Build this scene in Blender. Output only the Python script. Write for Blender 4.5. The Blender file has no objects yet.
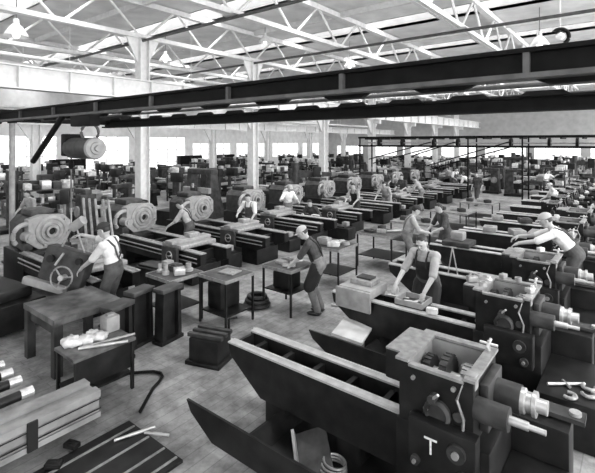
import bpy, bmesh, math, random
from mathutils import Vector, Matrix, Euler
R = math.radians
rng = random.Random(7)
sc = bpy.context.scene
COL = sc.collection

# ------------------------------------------------------------------ camera
H = 3.4
F = 433.0
HY = 142.0
YAW = 38.3
cam = bpy.data.cameras.new('camera')
cam.sensor_fit = 'HORIZONTAL'
cam.sensor_width = 36.0
cam.lens = 36.0 * F / 595.0
cam.shift_y = (HY - 236.5) / 595.0
cam.clip_end = 300
co = bpy.data.objects.new('camera', cam)
COL.objects.link(co)
co.location = (0, 0, H)
co.rotation_euler = (R(90), 0, R(YAW))
sc.camera = co

# ------------------------------------------------------------------ materials
MATS = {}
def mat(name, v, rough=.6, metal=0.0, var=.25, scale=6.0, bump=.0, v2=None, spec=.5):
    """grey procedural surface: noise varies the base value a little"""
    if name in MATS: return MATS[name]
    m = bpy.data.materials.new(name); m.use_nodes = True
    nt = m.node_tree; b = nt.nodes['Principled BSDF']
    b.inputs['Roughness'].default_value = rough
    b.inputs['Metallic'].default_value = metal
    b.inputs['Specular IOR Level'].default_value = spec
    tc = nt.nodes.new('ShaderNodeTexCoord')
    n = nt.nodes.new('ShaderNodeTexNoise')
    n.inputs['Scale'].default_value = scale; n.inputs['Detail'].default_value = 5
    nt.links.new(tc.outputs['Object'], n.inputs['Vector'])
    r = nt.nodes.new('ShaderNodeValToRGB')
    a = v * (1 - var); c = v2 if v2 is not None else min(1, v * (1 + var))
    r.color_ramp.elements[0].position = .32; r.color_ramp.elements[0].color = (a, a, a, 1)
    r.color_ramp.elements[1].position = .68; r.color_ramp.elements[1].color = (c, c, c, 1)
    nt.links.new(n.outputs['Fac'], r.inputs['Fac'])
    nt.links.new(r.outputs['Color'], b.inputs['Base Color'])
    if bump:
        bp = nt.nodes.new('ShaderNodeBump'); bp.inputs['Strength'].default_value = bump
        n2 = nt.nodes.new('ShaderNodeTexNoise'); n2.inputs['Scale'].default_value = scale * 6
        nt.links.new(tc.outputs['Object'], n2.inputs['Vector'])
        nt.links.new(n2.outputs['Fac'], bp.inputs['Height'])
        nt.links.new(bp.outputs['Normal'], b.inputs['Normal'])
    MATS[name] = m
    return m

def emit(name, v, s):
    m = bpy.data.materials.new(name); m.use_nodes = True
    b = m.node_tree.nodes['Principled BSDF']
    b.inputs['Base Color'].default_value = (v, v, v, 1)
    b.inputs['Emission Color'].default_value = (1, 1, 1, 1)
    b.inputs['Emission Strength'].default_value = s
    MATS[name] = m
    return m

def floor_mat():
    m = bpy.data.materials.new('worn_wood_floor'); m.use_nodes = True
    nt = m.node_tree; b = nt.nodes['Principled BSDF']; b.inputs['Roughness'].default_value = .55
    tc = nt.nodes.new('ShaderNodeTexCoord')
    mp = nt.nodes.new('ShaderNodeMapping'); mp.inputs['Rotation'].default_value = (0, 0, R(90))
    nt.links.new(tc.outputs['Object'], mp.inputs['Vector'])
    br = nt.nodes.new('ShaderNodeTexBrick')
    br.inputs['Scale'].default_value = 1.0; br.inputs['Brick Width'].default_value = 2.6
    br.inputs['Row Height'].default_value = .16; br.inputs['Mortar Size'].default_value = .006
    br.inputs['Color1'].default_value = (.36, .36, .36, 1); br.inputs['Color2'].default_value = (.42, .42, .42, 1)
    br.inputs['Mortar'].default_value = (.27, .27, .27, 1)
    nt.links.new(mp.outputs['Vector'], br.inputs['Vector'])
    n = nt.nodes.new('ShaderNodeTexNoise'); n.inputs['Scale'].default_value = .7; n.inputs['Detail'].default_value = 8; n.inputs['Roughness'].default_value = .65
    nt.links.new(tc.outputs['Object'], n.inputs['Vector'])
    r = nt.nodes.new('ShaderNodeValToRGB')
    r.color_ramp.elements[0].position = .3; r.color_ramp.elements[0].color = (.22, .22, .22, 1)
    r.color_ramp.elements[1].position = .62; r.color_ramp.elements[1].color = (1, 1, 1, 1)
    nt.links.new(n.outputs['Fac'], r.inputs['Fac'])
    mx = nt.nodes.new('ShaderNodeMix'); mx.data_type = 'RGBA'; mx.blend_type = 'MULTIPLY'; mx.inputs[0].default_value = .85
    nt.links.new(br.outputs['Color'], mx.inputs[6]); nt.links.new(r.outputs['Color'], mx.inputs[7])
    n3 = nt.nodes.new('ShaderNodeTexNoise'); n3.inputs['Scale'].default_value = 3.2; n3.inputs['Detail'].default_value = 6; n3.inputs['Roughness'].default_value = .7
    nt.links.new(tc.outputs['Object'], n3.inputs['Vector'])
    r3 = nt.nodes.new('ShaderNodeValToRGB')
    r3.color_ramp.elements[0].position = .36; r3.color_ramp.elements[0].color = (.45, .45, .45, 1)
    r3.color_ramp.elements[1].position = .62; r3.color_ramp.elements[1].color = (1.25, 1.25, 1.25, 1)
    nt.links.new(n3.outputs['Fac'], r3.inputs['Fac'])
    mx2 = nt.nodes.new('ShaderNodeMix'); mx2.data_type = 'RGBA'; mx2.blend_type = 'MULTIPLY'; mx2.inputs[0].default_value = .8
    nt.links.new(mx.outputs[2], mx2.inputs[6]); nt.links.new(r3.outputs['Color'], mx2.inputs[7])
    nt.links.new(mx2.outputs[2], b.inputs['Base Color'])
    bp = nt.nodes.new('ShaderNodeBump'); bp.inputs['Strength'].default_value = .15
    nt.links.new(br.outputs['Fac'], bp.inputs['Height']); nt.links.new(bp.outputs['Normal'], b.inputs['Normal'])
    return m

def glass_mat():
    m = bpy.data.materials.new('window_glass'); m.use_nodes = True
    nt = m.node_tree; nt.nodes.clear()
    o = nt.nodes.new('ShaderNodeOutputMaterial'); t = nt.nodes.new('ShaderNodeBsdfTransparent'); g = nt.nodes.new('ShaderNodeBsdfGlossy')
    t.inputs[0].default_value = (.95, .95, .95, 1); g.inputs['Roughness'].default_value = .05
    mx = nt.nodes.new('ShaderNodeMixShader'); mx.inputs[0].default_value = .06
    nt.links.new(t.outputs[0], mx.inputs[1]); nt.links.new(g.outputs[0], mx.inputs[2]); nt.links.new(mx.outputs[0], o.inputs[0])
    return m

M_FLOOR = floor_mat(); M_GLASS = glass_mat()
WHITE = mat('white_steel_paint', .74, .5, var=.08)
ROOF = mat('whitewashed_roof', .80, .8, var=.12, scale=1.2)
CURB = mat('monitor_curb', .34, .8, var=.1, scale=2)
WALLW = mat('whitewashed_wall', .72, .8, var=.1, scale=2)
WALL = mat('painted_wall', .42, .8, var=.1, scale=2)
DARKST = mat('dark_steel', .007, .6, var=.35, spec=.12)
GREYST = mat('grey_steel', .09, .5, var=.3)
CAST = mat('dark_cast_iron', .013, .45, var=.55, scale=5, bump=.15, spec=.28)
CASTM = mat('mid_cast_iron', .045, .5, var=.5, bump=.15, spec=.35)
CASTL = mat('light_grey_primer', .30, .5, var=.22, bump=.05)
STEEL = mat('machined_steel', .58, .32, .55, var=.15, scale=14)
STEELD = mat('dull_steel', .34, .42, .45, var=.25, scale=14)
WAY = mat('ground_way', .50, .42, .25, var=.14, scale=9)
WOOD = mat('dark_oily_wood', .035, .55, var=.6, scale=4, bump=.1)
WOODL = mat('pale_wood', .50, .6, var=.3, scale=3, bump=.08)
WOODM = mat('worn_wood', .10, .6, var=.6, scale=5, bump=.1)
BEAMM = mat('planed_grey_iron', .27, .6, var=.35, scale=3, bump=.08)
RAG = mat('white_rag', .66, .9, var=.3, scale=9)
SKIN = mat('skin', .42, .55, var=.08)
SKIND = mat('weathered_skin', .30, .55, var=.08)
SHIRTW = mat('white_shirt', .72, .85, var=.1, scale=10)
SHIRTG = mat('grey_shirt', .33, .85, var=.18, scale=10)
SHIRTD = mat('dark_shirt', .05, .85, var=.4, scale=12)
DENIM = mat('work_denim', .07, .85, var=.25, scale=12)
DENIML = mat('faded_denim', .17, .85, var=.25, scale=12)
APRON = mat('black_apron', .012, .75, var=.3, scale=10)
HAIR = mat('dark_hair', .015, .5, var=.4, scale=30)
CAPL = mat('light_cap', .42, .85, var=.15)
CAPD = mat('dark_cap', .03, .85, var=.2)
LEATHER = mat('shoe_leather', .025, .5)
EYE = mat('eye_dark', .02, .3)
LAMP = emit('lit_lamp', .9, 3.0)
CHALK = mat('chalk', .85, .95, var=.2, scale=40)
BLACK = mat('bore_shadowless_black', .008, .8, var=.2)  # paints shade in bore and slot; also the clamp plate's own black

# ------------------------------------------------------------------ mesh builder
class MB:
    def __init__(s): s.bm = bmesh.new()
    def _xf(s, vs, m): bmesh.ops.transform(s.bm, matrix=m, verts=vs)
    def box(s, cx, cy, cz, sx, sy, sz, rot=None, bev=0):
        g = bmesh.ops.create_cube(s.bm, size=1); vs = g['verts']
        bmesh.ops.scale(s.bm, vec=(sx, sy, sz), verts=vs)
        if bev:
            es = list({e for v in vs for e in v.link_edges})
            q = bmesh.ops.bevel(s.bm, geom=es, offset=bev, segments=2, affect='EDGES', profile=.6)
            vs = list({v for f in q['faces'] for v in f.verts} | {v for v in vs if v.is_valid})
        m = Matrix.Translation((cx, cy, cz))
        if rot: m = m @ Euler(rot).to_matrix().to_4x4()
        s._xf(vs, m); return s
    def bb(s, x0, x1, y0, y1, z0, z1, bev=0):
        return s.box((x0+x1)/2, (y0+y1)/2, (z0+z1)/2, abs(x1-x0), abs(y1-y0), abs(z1-z0), None, bev)
    def cyl(s, p1, p2, r1, r2=None, n=16):
        p1, p2 = Vector(p1), Vector(p2); d = p2 - p1
        g = bmesh.ops.create_cone(s.bm, cap_ends=True, segments=n, radius1=r1, radius2=r1 if r2 is None else max(r2, 1e-4), depth=d.length)
        m = Matrix.Translation((p1+p2)/2) @ d.to_track_quat('Z', 'Y').to_matrix().to_4x4()
        s._xf(g['verts'], m); return s
    def sph(s, c, r, n=12, rot=None):
        g = bmesh.ops.create_uvsphere(s.bm, u_segments=n, v_segments=max(6, n*2//3), radius=1)
        if not hasattr(r, '__len__'): r = (r, r, r)
        m = Matrix.Translation(c)
        if rot is not None: m = m @ (rot.to_4x4() if isinstance(rot, Matrix) else Euler(rot).to_matrix().to_4x4())
        s._xf(g['verts'], m @ Matrix.Diagonal((*r, 1))); return s
    def prism(s, pts, axis, a0, a1):
        def P(p, a): return {'y': (p[0], a, p[1]), 'x': (a, p[0], p[1]), 'z': (p[0], p[1], a)}[axis]
        A = [s.bm.verts.new(P(p, a0)) for p in pts]; B = [s.bm.verts.new(P(p, a1)) for p in pts]
        n = len(pts); fs = [s.bm.faces.new(A), s.bm.faces.new(B[::-1])]
        for i in range(n):
            j = (i+1) % n; fs.append(s.bm.faces.new((A[j], A[i], B[i], B[j])))
        bmesh.ops.recalc_face_normals(s.bm, faces=fs); return s
    def rev(s, o, ax, prof, n=24):
        """surface of revolution; prof = [(radius, height along ax)], closed when it starts and ends at r=0"""
        o = Vector(o); q = Vector(ax).to_track_quat('Z', 'Y'); rings = []; fs = []
        for r, h in prof:
            if r < 1e-6: rings.append([s.bm.verts.new(o + q @ Vector((0, 0, h)))])
            else: rings.append([s.bm.verts.new(o + q @ Vector((r*math.cos(2*math.pi*i/n), r*math.sin(2*math.pi*i/n), h))) for i in range(n)])
        for a, b in zip(rings, rings[1:]):
            for i in range(n):
                j = (i+1) % n
                if len(a) == 1 and len(b) == 1: continue
                if len(a) == 1: fs.append(s.bm.faces.new((a[0], b[i], b[j])))
                elif len(b) == 1: fs.append(s.bm.faces.new((a[i], a[j], b[0])))
                else: fs.append(s.bm.faces.new((a[i], a[j], b[j], b[i])))
        bmesh.ops.recalc_face_normals(s.bm, faces=fs); return s
    def tor(s, c, ax, Rr, r, n=24, k=8, a0=0, a1=360):
        c = Vector(c); q = Vector(ax).to_track_quat('Z', 'Y')
        pts = [c + q @ Vector((Rr*math.cos(R(a0+(a1-a0)*i/n)), Rr*math.sin(R(a0+(a1-a0)*i/n)), 0)) for i in range(n+1)]
        return s.tube(pts, r, k)
    def tube(s, pts, r, k=8):
        pts = [Vector(p) for p in pts]; rings = []; fs = []; up = Vector((0, 0, 1))
        for i, p in enumerate(pts):
            d = (pts[min(i+1, len(pts)-1)] - pts[max(i-1, 0)]).normalized()
            u = up if abs(d.dot(up)) < .95 else Vector((1, 0, 0))
            a = d.cross(u).normalized(); b = d.cross(a)
            rings.append([s.bm.verts.new(p + r*(a*math.cos(2*math.pi*j/k) + b*math.sin(2*math.pi*j/k))) for j in range(k)])
        for A, B in zip(rings, rings[1:]):
            for j in range(k): fs.append(s.bm.faces.new((A[j], A[(j+1) % k], B[(j+1) % k], B[j])))
        fs.append(s.bm.faces.new(rings[0])); fs.append(s.bm.faces.new(rings[-1][::-1]))
        bmesh.ops.recalc_face_normals(s.bm, faces=fs); return s
    def cap(s, p1, r1, p2, r2, n=12):
        s.cyl(p1, p2, r1, r2, n); s.sph(p1, r1, n); s.sph(p2, r2, n); return s
    def build(s, name, m, parent=None, flat=False):
        bm = s.bm
        for f in bm.faces: f.smooth = not flat
        if not flat:
            for e in bm.edges:
                if len(e.link_faces) == 2 and e.calc_face_angle(0) > R(38): e.smooth = False
        me = bpy.data.meshes.new(name); bm.to_mesh(me); bm.free(); me.materials.append(m)
        o = bpy.data.objects.new(name, me); COL.objects.link(o)
        if parent is not None: o.parent = parent
        return o
def B(*a, **k): return MB().bb(*a, **k)
def C(*a, **k): return MB().cyl(*a, **k)

def tag(o, label, cat, group=None, kind=None):
    o['label'] = label; o['category'] = cat
    if group: o['group'] = group
    if kind: o['kind'] = kind
    return o
def thing(name, label, cat, loc=(0, 0, 0), rz=0, group=None):
    o = bpy.data.objects.new(name, None); COL.objects.link(o)
    o.empty_display_size = .1
    o.location = loc; o.rotation_euler = (0, 0, R(rz)); return tag(o, label, cat, group)
def struct(o):
    o['kind'] = 'structure'; return o
def kids(o): return [c for c in o.children]
def dup(o, parent=None, label=None, loc=None, rz=None, scale=None):
    ch = kids(o); c = o.copy(); COL.objects.link(c)
    if parent is not None: c.parent = parent
    if label: c['label'] = label
    if loc is not None: c.location = loc
    if rz is not None: c.rotation_euler = (0, 0, R(rz))
    if scale is not None: c.scale = scale
    for k in ch: dup(k, c)
    return c
def first(used, proto, **k):
    """the first placing moves the prototype itself, later ones copy it"""
    if proto.name not in used:
        used.add(proto.name)
        if k.get('label'): proto['label'] = k['label']
        if k.get('loc') is not None: proto.location = k['loc']
        if k.get('rz') is not None: proto.rotation_euler = (0, 0, R(k['rz']))
        if k.get('scale') is not None: proto.scale = k['scale']
        return proto
    return dup(proto, **k)
USED = set()
ORD = ['first', 'second', 'third', 'fourth', 'fifth', 'sixth', 'seventh', 'eighth', 'ninth', 'tenth', 'eleventh', 'twelfth', 'thirteenth', 'fourteenth', 'fifteenth']

# ================================================================== SETTING
XL, XR, YB, YF, ZR = -36.0, 12.0, 53.0, -8.0, 8.95
struct(B(XL-.3, XR+.3, YF-.3, YB+.3, -.2, 0).build('floor', M_FLOOR))
# roof deck with open monitors running across the hall
MON = [6.4 + 6.15*k for k in range(8)]
MW = 1.5
m = MB(); y = YF
for my in MON:
    m.bb(XL, XR, y, my - MW/2, ZR, ZR+.12); y = my + MW/2
m.bb(XL, XR, y, YB, ZR, ZR+.12)
struct(m.build('ceiling', ROOF, flat=True))
for k, my in enumerate(MON):
    m = MB().bb(XL, XR, my-MW/2-.08, my-MW/2, ZR, ZR+2.0).bb(XL, XR, my+MW/2, my+MW/2+.08, ZR, ZR+2.0)
    struct(m.build('trim_%d' % (k+1), CURB, flat=True))
def wall(name, axis, at, a0, a1, holes, ztop=ZR, matl=WALL, t=.25):
    """a wall across a0..a1 with rectangular holes [(b0,b1,z0,z1)] sorted along it"""
    m = MB(); p = a0
    def put(u0, u1, z0, z1):
        if u1-u0 < 1e-3 or z1-z0 < 1e-3: return
        if axis == 'x': m.bb(at-t/2, at+t/2, u0, u1, z0, z1)
        else: m.bb(u0, u1, at-t/2, at+t/2, z0, z1)
    for b0, b1, z0, z1 in holes:
        put(p, b0, 0, ztop); put(b0, b1, 0, z0); put(b0, b1, z1, ztop); p = b1
    put(p, a1, 0, ztop)
    return struct(m.build(name, matl, flat=True))
WN = [0]
def window(axis, at, b0, b1, z0, z1, nx, nz):
    WN[0] += 1
    r = bpy.data.objects.new('window_%d' % WN[0], None); COL.objects.link(r); struct(r)
    m = MB(); s = .05
    def put(u0, u1, za, zb, m, t=.08):
        if axis == 'x': m.bb(at-t/2, at+t/2, u0, u1, za, zb)
        else: m.bb(u0, u1, at-t/2, at+t/2, za, zb)
    put(b0, b1, z0, z0+s, m); put(b0, b1, z1-s, z1, m)
    for i in range(nx+1):
        u = b0 + (b1-b0)*i/nx; put(max(b0, u-s/2), min(b1, u+s/2), z0, z1, m)
    for i in range(1, nz):
        u = z0 + (z1-z0)*i/nz; put(b0, b1, u-s/2, u+s/2, m)
    m.build('window_frame', WHITE, r, flat=True)
    g = MB(); put(b0+.01, b1-.01, z0+.01, z1-.01, g, .01); g.build('pane', M_GLASS, r, flat=True)
    return r
hl = []
for k in range(9):
    y0 = -2.6 + 6.15*k
    if 18 < y0 + 3 < 26: hl.append((y0, y0+5.3, .25, 3.9))
    else: hl.append((y0, y0+5.3, 1.5, 3.9 if y0 < 18 else 3.3))
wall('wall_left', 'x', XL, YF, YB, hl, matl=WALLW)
for h in hl: window('x', XL, *h, 5, 3)
hb = []
for k in range(7):
    x0 = -34.5 + 5.1*k
    hb.append((x0, x0+4.3, 1.5, 2.9))
hb += [(1.4, 5.8, 1.75, 2.3), (6.6, 11, 1.75, 2.3)]
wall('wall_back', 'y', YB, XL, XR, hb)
for h in hb: window('y', YB, *h, 4, 2)
hr = [(-6+7.2*k, -.2+7.2*k, 1.3, 8.0) for k in range(8)]
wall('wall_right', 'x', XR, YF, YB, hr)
for h in hr: window('x', XR, *h, 6, 6)
hf = [(-34+7.5*k, -28+7.5*k, 1.3, 8.0) for k in range(6)]
wall('wall_front', 'y', YF, XL, XR, hf)
for h in hf: window('y', YF, *h, 6, 6)

# ------------------------------------------------------------------ steelwork
CY = [3.35 + 6.15*k for k in range(8)]
ZC = 7.4
def make_column(ztop, zb):
    t = thing('steel_column', 'x', 'column', group=None)
    m = MB()
    m.bb(-.2, .2, -.2, -.17, 0, ztop); m.bb(-.2, .2, .17, .2, 0, ztop); m.bb(-.03, .03, -.17, .17, 0, ztop)
    m.build('shaft', WHITE, t)
    B(-.28, .28, -.28, .28, 0, .05).build('base_plate', GREYST, t)
    m = MB().prism([(.2, zb), (.85, zb), (.2, zb-1.0)], 'x', -.05, .05).prism([(-.2, zb), (-.85, zb), (-.2, zb-1.0)], 'x', -.05, .05)
    m.bb(-.21, .21, -.85, .85, zb-.03, zb+.0)
    if ztop > 5: m.bb(.2, .68, -.1, .1, zb-.3, zb-.012)
    m.build('bracket', WHITE, t)
    if ztop > 5:
        MB().prism([(-.25, ztop-.9), (.25, ztop-.9), (.7, ztop), (-.7, ztop)], 'x', -.04, .04).build('gusset', WHITE, t)
    return t
colA = make_column(ZC, 5.0)
for k, y in enumerate(CY):
    c = first(USED, colA, loc=(-15.2, y, 0), label='white steel column under the runway girder, %s bay column along the main aisle' % ORD[k])
    if k == 0: pass
colB = make_column(4.35, 4.35)
for k, y in enumerate(CY):
    first(USED, colB, loc=(-25.4, y, 0), label='shorter white column in the far row by the windows, %s along it' % ORD[k])
def girder(name, label, x, z0, z1, w):
    t = thing(name, label, 'girder', (x, 0, 0))
    B(-.03, .03, YF+.4, YB-.2, z0+.03, z1-.03).build('web', WHITE, t)
    B(-w, w, YF+.4, YB-.2, z0, z0+.04).build('bottom_flange', WHITE, t)
    B(-w, w, YF+.4, YB-.2, z1-.04, z1).build('top_flange', WHITE, t)
    for k in range(40):
        y = YF+1+k*1.5
        if y < YB-.5: B(-w*.8, w*.8, y, y+.03, z0+.04, z1-.04).build('stiffener', WHITE, t)
    return t
girder('runway_girder', 'long white runway girder carried on the nearer column row', -14.74, 5.0, 5.72, .22)
girder('eaves_girder', 'thin white girder over the far column row by the windows', -25.4, 4.352, 4.95, .14)
TX = [-30.5, -25.4, -20.3, -15.2, -10.1, -5.0, .1]
def make_truss():
    t = thing('roof_truss', 'x', 'roof truss', group=None)
    z0, z1 = ZC, 8.72
    m = MB(); m.bb(-.13, -.02, YF+.3, YB-.2, z0, z0+.16); m.bb(.02, .13, YF+.3, YB-.2, z0, z0+.16); m.build('bottom_chord', WHITE, t)
    m = MB(); m.bb(-.12, .12, YF+.3, YB-.2, z1-.04, z1+.16); m.build('top_chord', WHITE, t)
    y = 3.35 - 6.15
    while y < YB - 3:
        for s in (-1, 1):
            C((0, y+s*.12, z0+.1), (0, y+s*1.45, z1), .05, n=6).build('web_member', WHITE, t)
        y += 3.075
    return t
tr = make_truss()
nm = ['fifth from the window wall', 'x']
for k, x in enumerate(TX):
    first(USED, tr, loc=(x, 0, 0), label='white lattice roof truss running the length of the hall, %s from the window wall' % ORD[k])
for k, y in enumerate(CY[1:] ):
    t = thing('tie_beam', 'dark tie bar crossing under the trusses at the %s column back' % ORD[k], 'tie beam', (0, y, ZC-.06))
    C((XL+.3, 0, 0), (XR-.3, 0, 0), .055, n=8).build('bar', GREYST, t)
    for x in TX: B(x-.28, x+.28, -.25, .25, .05, .09).build('node_plate', WHITE, t)
for k, y in enumerate(CY[1:]):
    t = thing('roof_purlin', 'white cross beam up against the roof above the %s tie bar' % ORD[k], 'purlin', (0, y, 8.9-.2))
    B(XL+.3, XR-.3, -.08, .08, 0, .24).build('beam', WHITE, t)
    m = None
# sprinkler / heating pipes under the far bay roof
for k, (x, z, r) in enumerate([(-18.0, 6.6, .07), (-22.8, 6.2, .09), (-28.2, 5.4, .1), (-32.5, 5.0, .08)]):
    t = thing('overhead_pipe', 'long white pipe under the far bay roof, %s beyond the column row' % ORD[k], 'pipe', (x, 0, z))
    C((0, YF+.5, 0), (0, YB-.3, 0), r, n=10).build('pipe', WHITE, t)
    for q in range(9): C((0, 2+6*q, r), (0, 2+6*q, ZR-z), .012, n=6).build('hanger_rod', WHITE, t)

# ------------------------------------------------------------------ pendant lamps
def make_lamp():
    t = thing('pendant_lamp', 'x', 'lamp', group=None)
    C((0, 0, .35), (0, 0, 1.1), .012, n=6).build('rod', GREYST, t)
    MB().rev((0, 0, 0), (0, 0, 1), [(0, .40), (.06, .40), (.07, .28), (.13, .22), (.24, .05), (.25, .0), (.235, .0), (.12, .2), (0, .27)], 20).build('lamp_shade', WHITE, t)
    MB().sph((0, 0, .06), (.085, .085, .12), 12).build('bulb', LAMP, t)
    return t
lp = make_lamp()
lamps = [(-19.2, 6.5, 7.55, 1.7, 'big bright bell lamp above the near end of the runway girder'), (-18.9, 13.1, 7.5, 1.25, 'bright pendant lamp just beyond the tallest column top'),
         (-13.6, 14.8, 8.0, 1.1, 'pendant lamp hanging below the middle truss'), (-11.55, 18.9, 7.2, 1.2, 'pendant lamp at the truss node over the crane'),
         (-2.9, 18.1, 6.95, 1.3, 'pendant lamp over the crane at its wide end'), (-15.9, 27.0, 7.0, 1.2, 'small pendant lamp above the crane beyond the second column'),
         (-22.5, 12, 5.2, 1, 'low pendant lamp over the far bay machines'), (-22, 24, 5.2, 1, 'low pendant lamp far down the window bay')]
for x, y, z, s, lab in lamps: first(USED, lp, loc=(x, y, z), label=lab, scale=(s, s, s))
t = thing('round_light_fitting', 'round ceiling fitting with a dark ring above the wide end of the crane', 'light fitting', (-2.3, 18.6, 7.3))
MB().tor((0, 0, 0), (.4, -1, 0), .28, .07, 20, 8, -60, 140).build('ring', DARKST, t)
MB().sph((0, 0, 0), (.16, .12, .16), 12).build('bowl', WHITE, t)
C((0, 0, .2), (0, 0, 1.4), .02, n=6).build('rod', WHITE, t)

# ------------------------------------------------------------------ travelling crane bridge
t = thing('crane_bridge', 'dark double girder crane bridge spanning across the hall overhead', 'crane', (0, 0, 0))
XA, XE = -14.7, 8.5
for y, zb, zt, nm_, w in ((4.27, 3.965, 4.21, 'near_girder', .1), (7.75, 3.90, 4.13, 'far_girder', .10)):
    g = B(XA, XE, y-.03, y+.03, zb, zt).build(nm_, DARKST, t)
    B(XA, XE, y-w, y+w, zt-.03, zt+.01).build('top_flange', DARKST, g)
    B(XA, XE, y-w-.04, y+w, zb-.015, zb+.03).build('bottom_flange', GREYST if y < 6 else DARKST, g)
    x = XA + .6
    while x < XE:
        if y < 6: B(x, x+.05, y-w*.9, y-.02, zb+.03, zt-.03).build('stiffener', GREYST, g)
        x += 1.9
x = XA + .5; i = 0
while x < 1.5:
    c = MB().prism([(-.34, 3.96), (.34, 3.96), (.22, 3.905), (-.22, 3.905)], 'y', 4.3, 4.36)
    for v in c.bm.verts: v.co.x += x
    c.build('hanger_bracket', DARKST, t)
    c = MB().prism([(-.25, 4.20), (.25, 4.20), (.36, 4.12), (-.36, 4.12)], 'y', 7.6, 7.66)
    for v in c.bm.verts: v.co.x += x - 1.9
    c.build('ledge_bracket', DARKST, t)
    x += 1.15; i += 1
C((XA, 5.6, 4.06), (XE, 5.6, 4.06), .03, n=10).build('drive_shaft', GREYST, t)
B(-14.95, -14.5, 3.6, 8.6, 4.0, 4.35).build('end_truck', DARKST, t)
for y in (3.9, 8.2): MB().bb(-14.92, -14.55, y-.1, y+.1, 4.3, 4.995).build('hanger', DARKST, t)

# trolley hoist with chain
HX, HYY = -8.62, 3.95
t = thing('electric_hoist', 'electric hoist with round ringed end hung from the crane bridge', 'hoist', (HX+.30, HYY+.05, 3.28))
C((-.55, 0, 0), (.34, 0, 0), .205, n=24).build('motor_body', CASTM, t)
m = MB().rev((.34, 0, 0), (1, 0, 0), [(0, .13), (.05, .13), (.06, .09), (.11, .09), (.12, .06), (.19, .05), (.21, 0), (0, 0)], 24); m.build('end_cover', CASTL, t)
m = MB(); m.tor((.15, 0, .3), (.55, -.83, 0), .17, .028, 18, 8); m.build('suspension_loop', GREYST, t)
B(-.45, .35, -.1, .1, .42, .64, bev=.03).build('trolley', DARKST, t)
B(-.7, -.5, -.17, .17, -.16, .28, bev=.03).build('brake_box', DARKST, t)
m = MB().tube([(-.62, 0, -.15), (-.62, 0, -1.2)], .016, 6); m.build('chain', GREYST, t)
m = MB().sph((-.62, 0, -.33), (.07, .05, .1), 10); m.build('hook_block', DARKST, t)
m = MB().tube([(-.62, 0, -1.2), (-.62, 0, -1.62)], .018, 6); m.build('lower_chain', STEELD, t)
m = MB().tor((-.62, 0, -1.72), (0, 1, 0), .09, .025, 14, 8, -60, 210); m.build('hook', CAST, t)
t = thing('brace_pole', 'dark slanting pole under the crane bridge by the hoist', 'pole', (0, 0, 0))
C((-9.75, 4.2, 3.97), (-10.75, 3.97, 2.95), .06, n=8).build('pole', DARKST, t)

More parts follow.
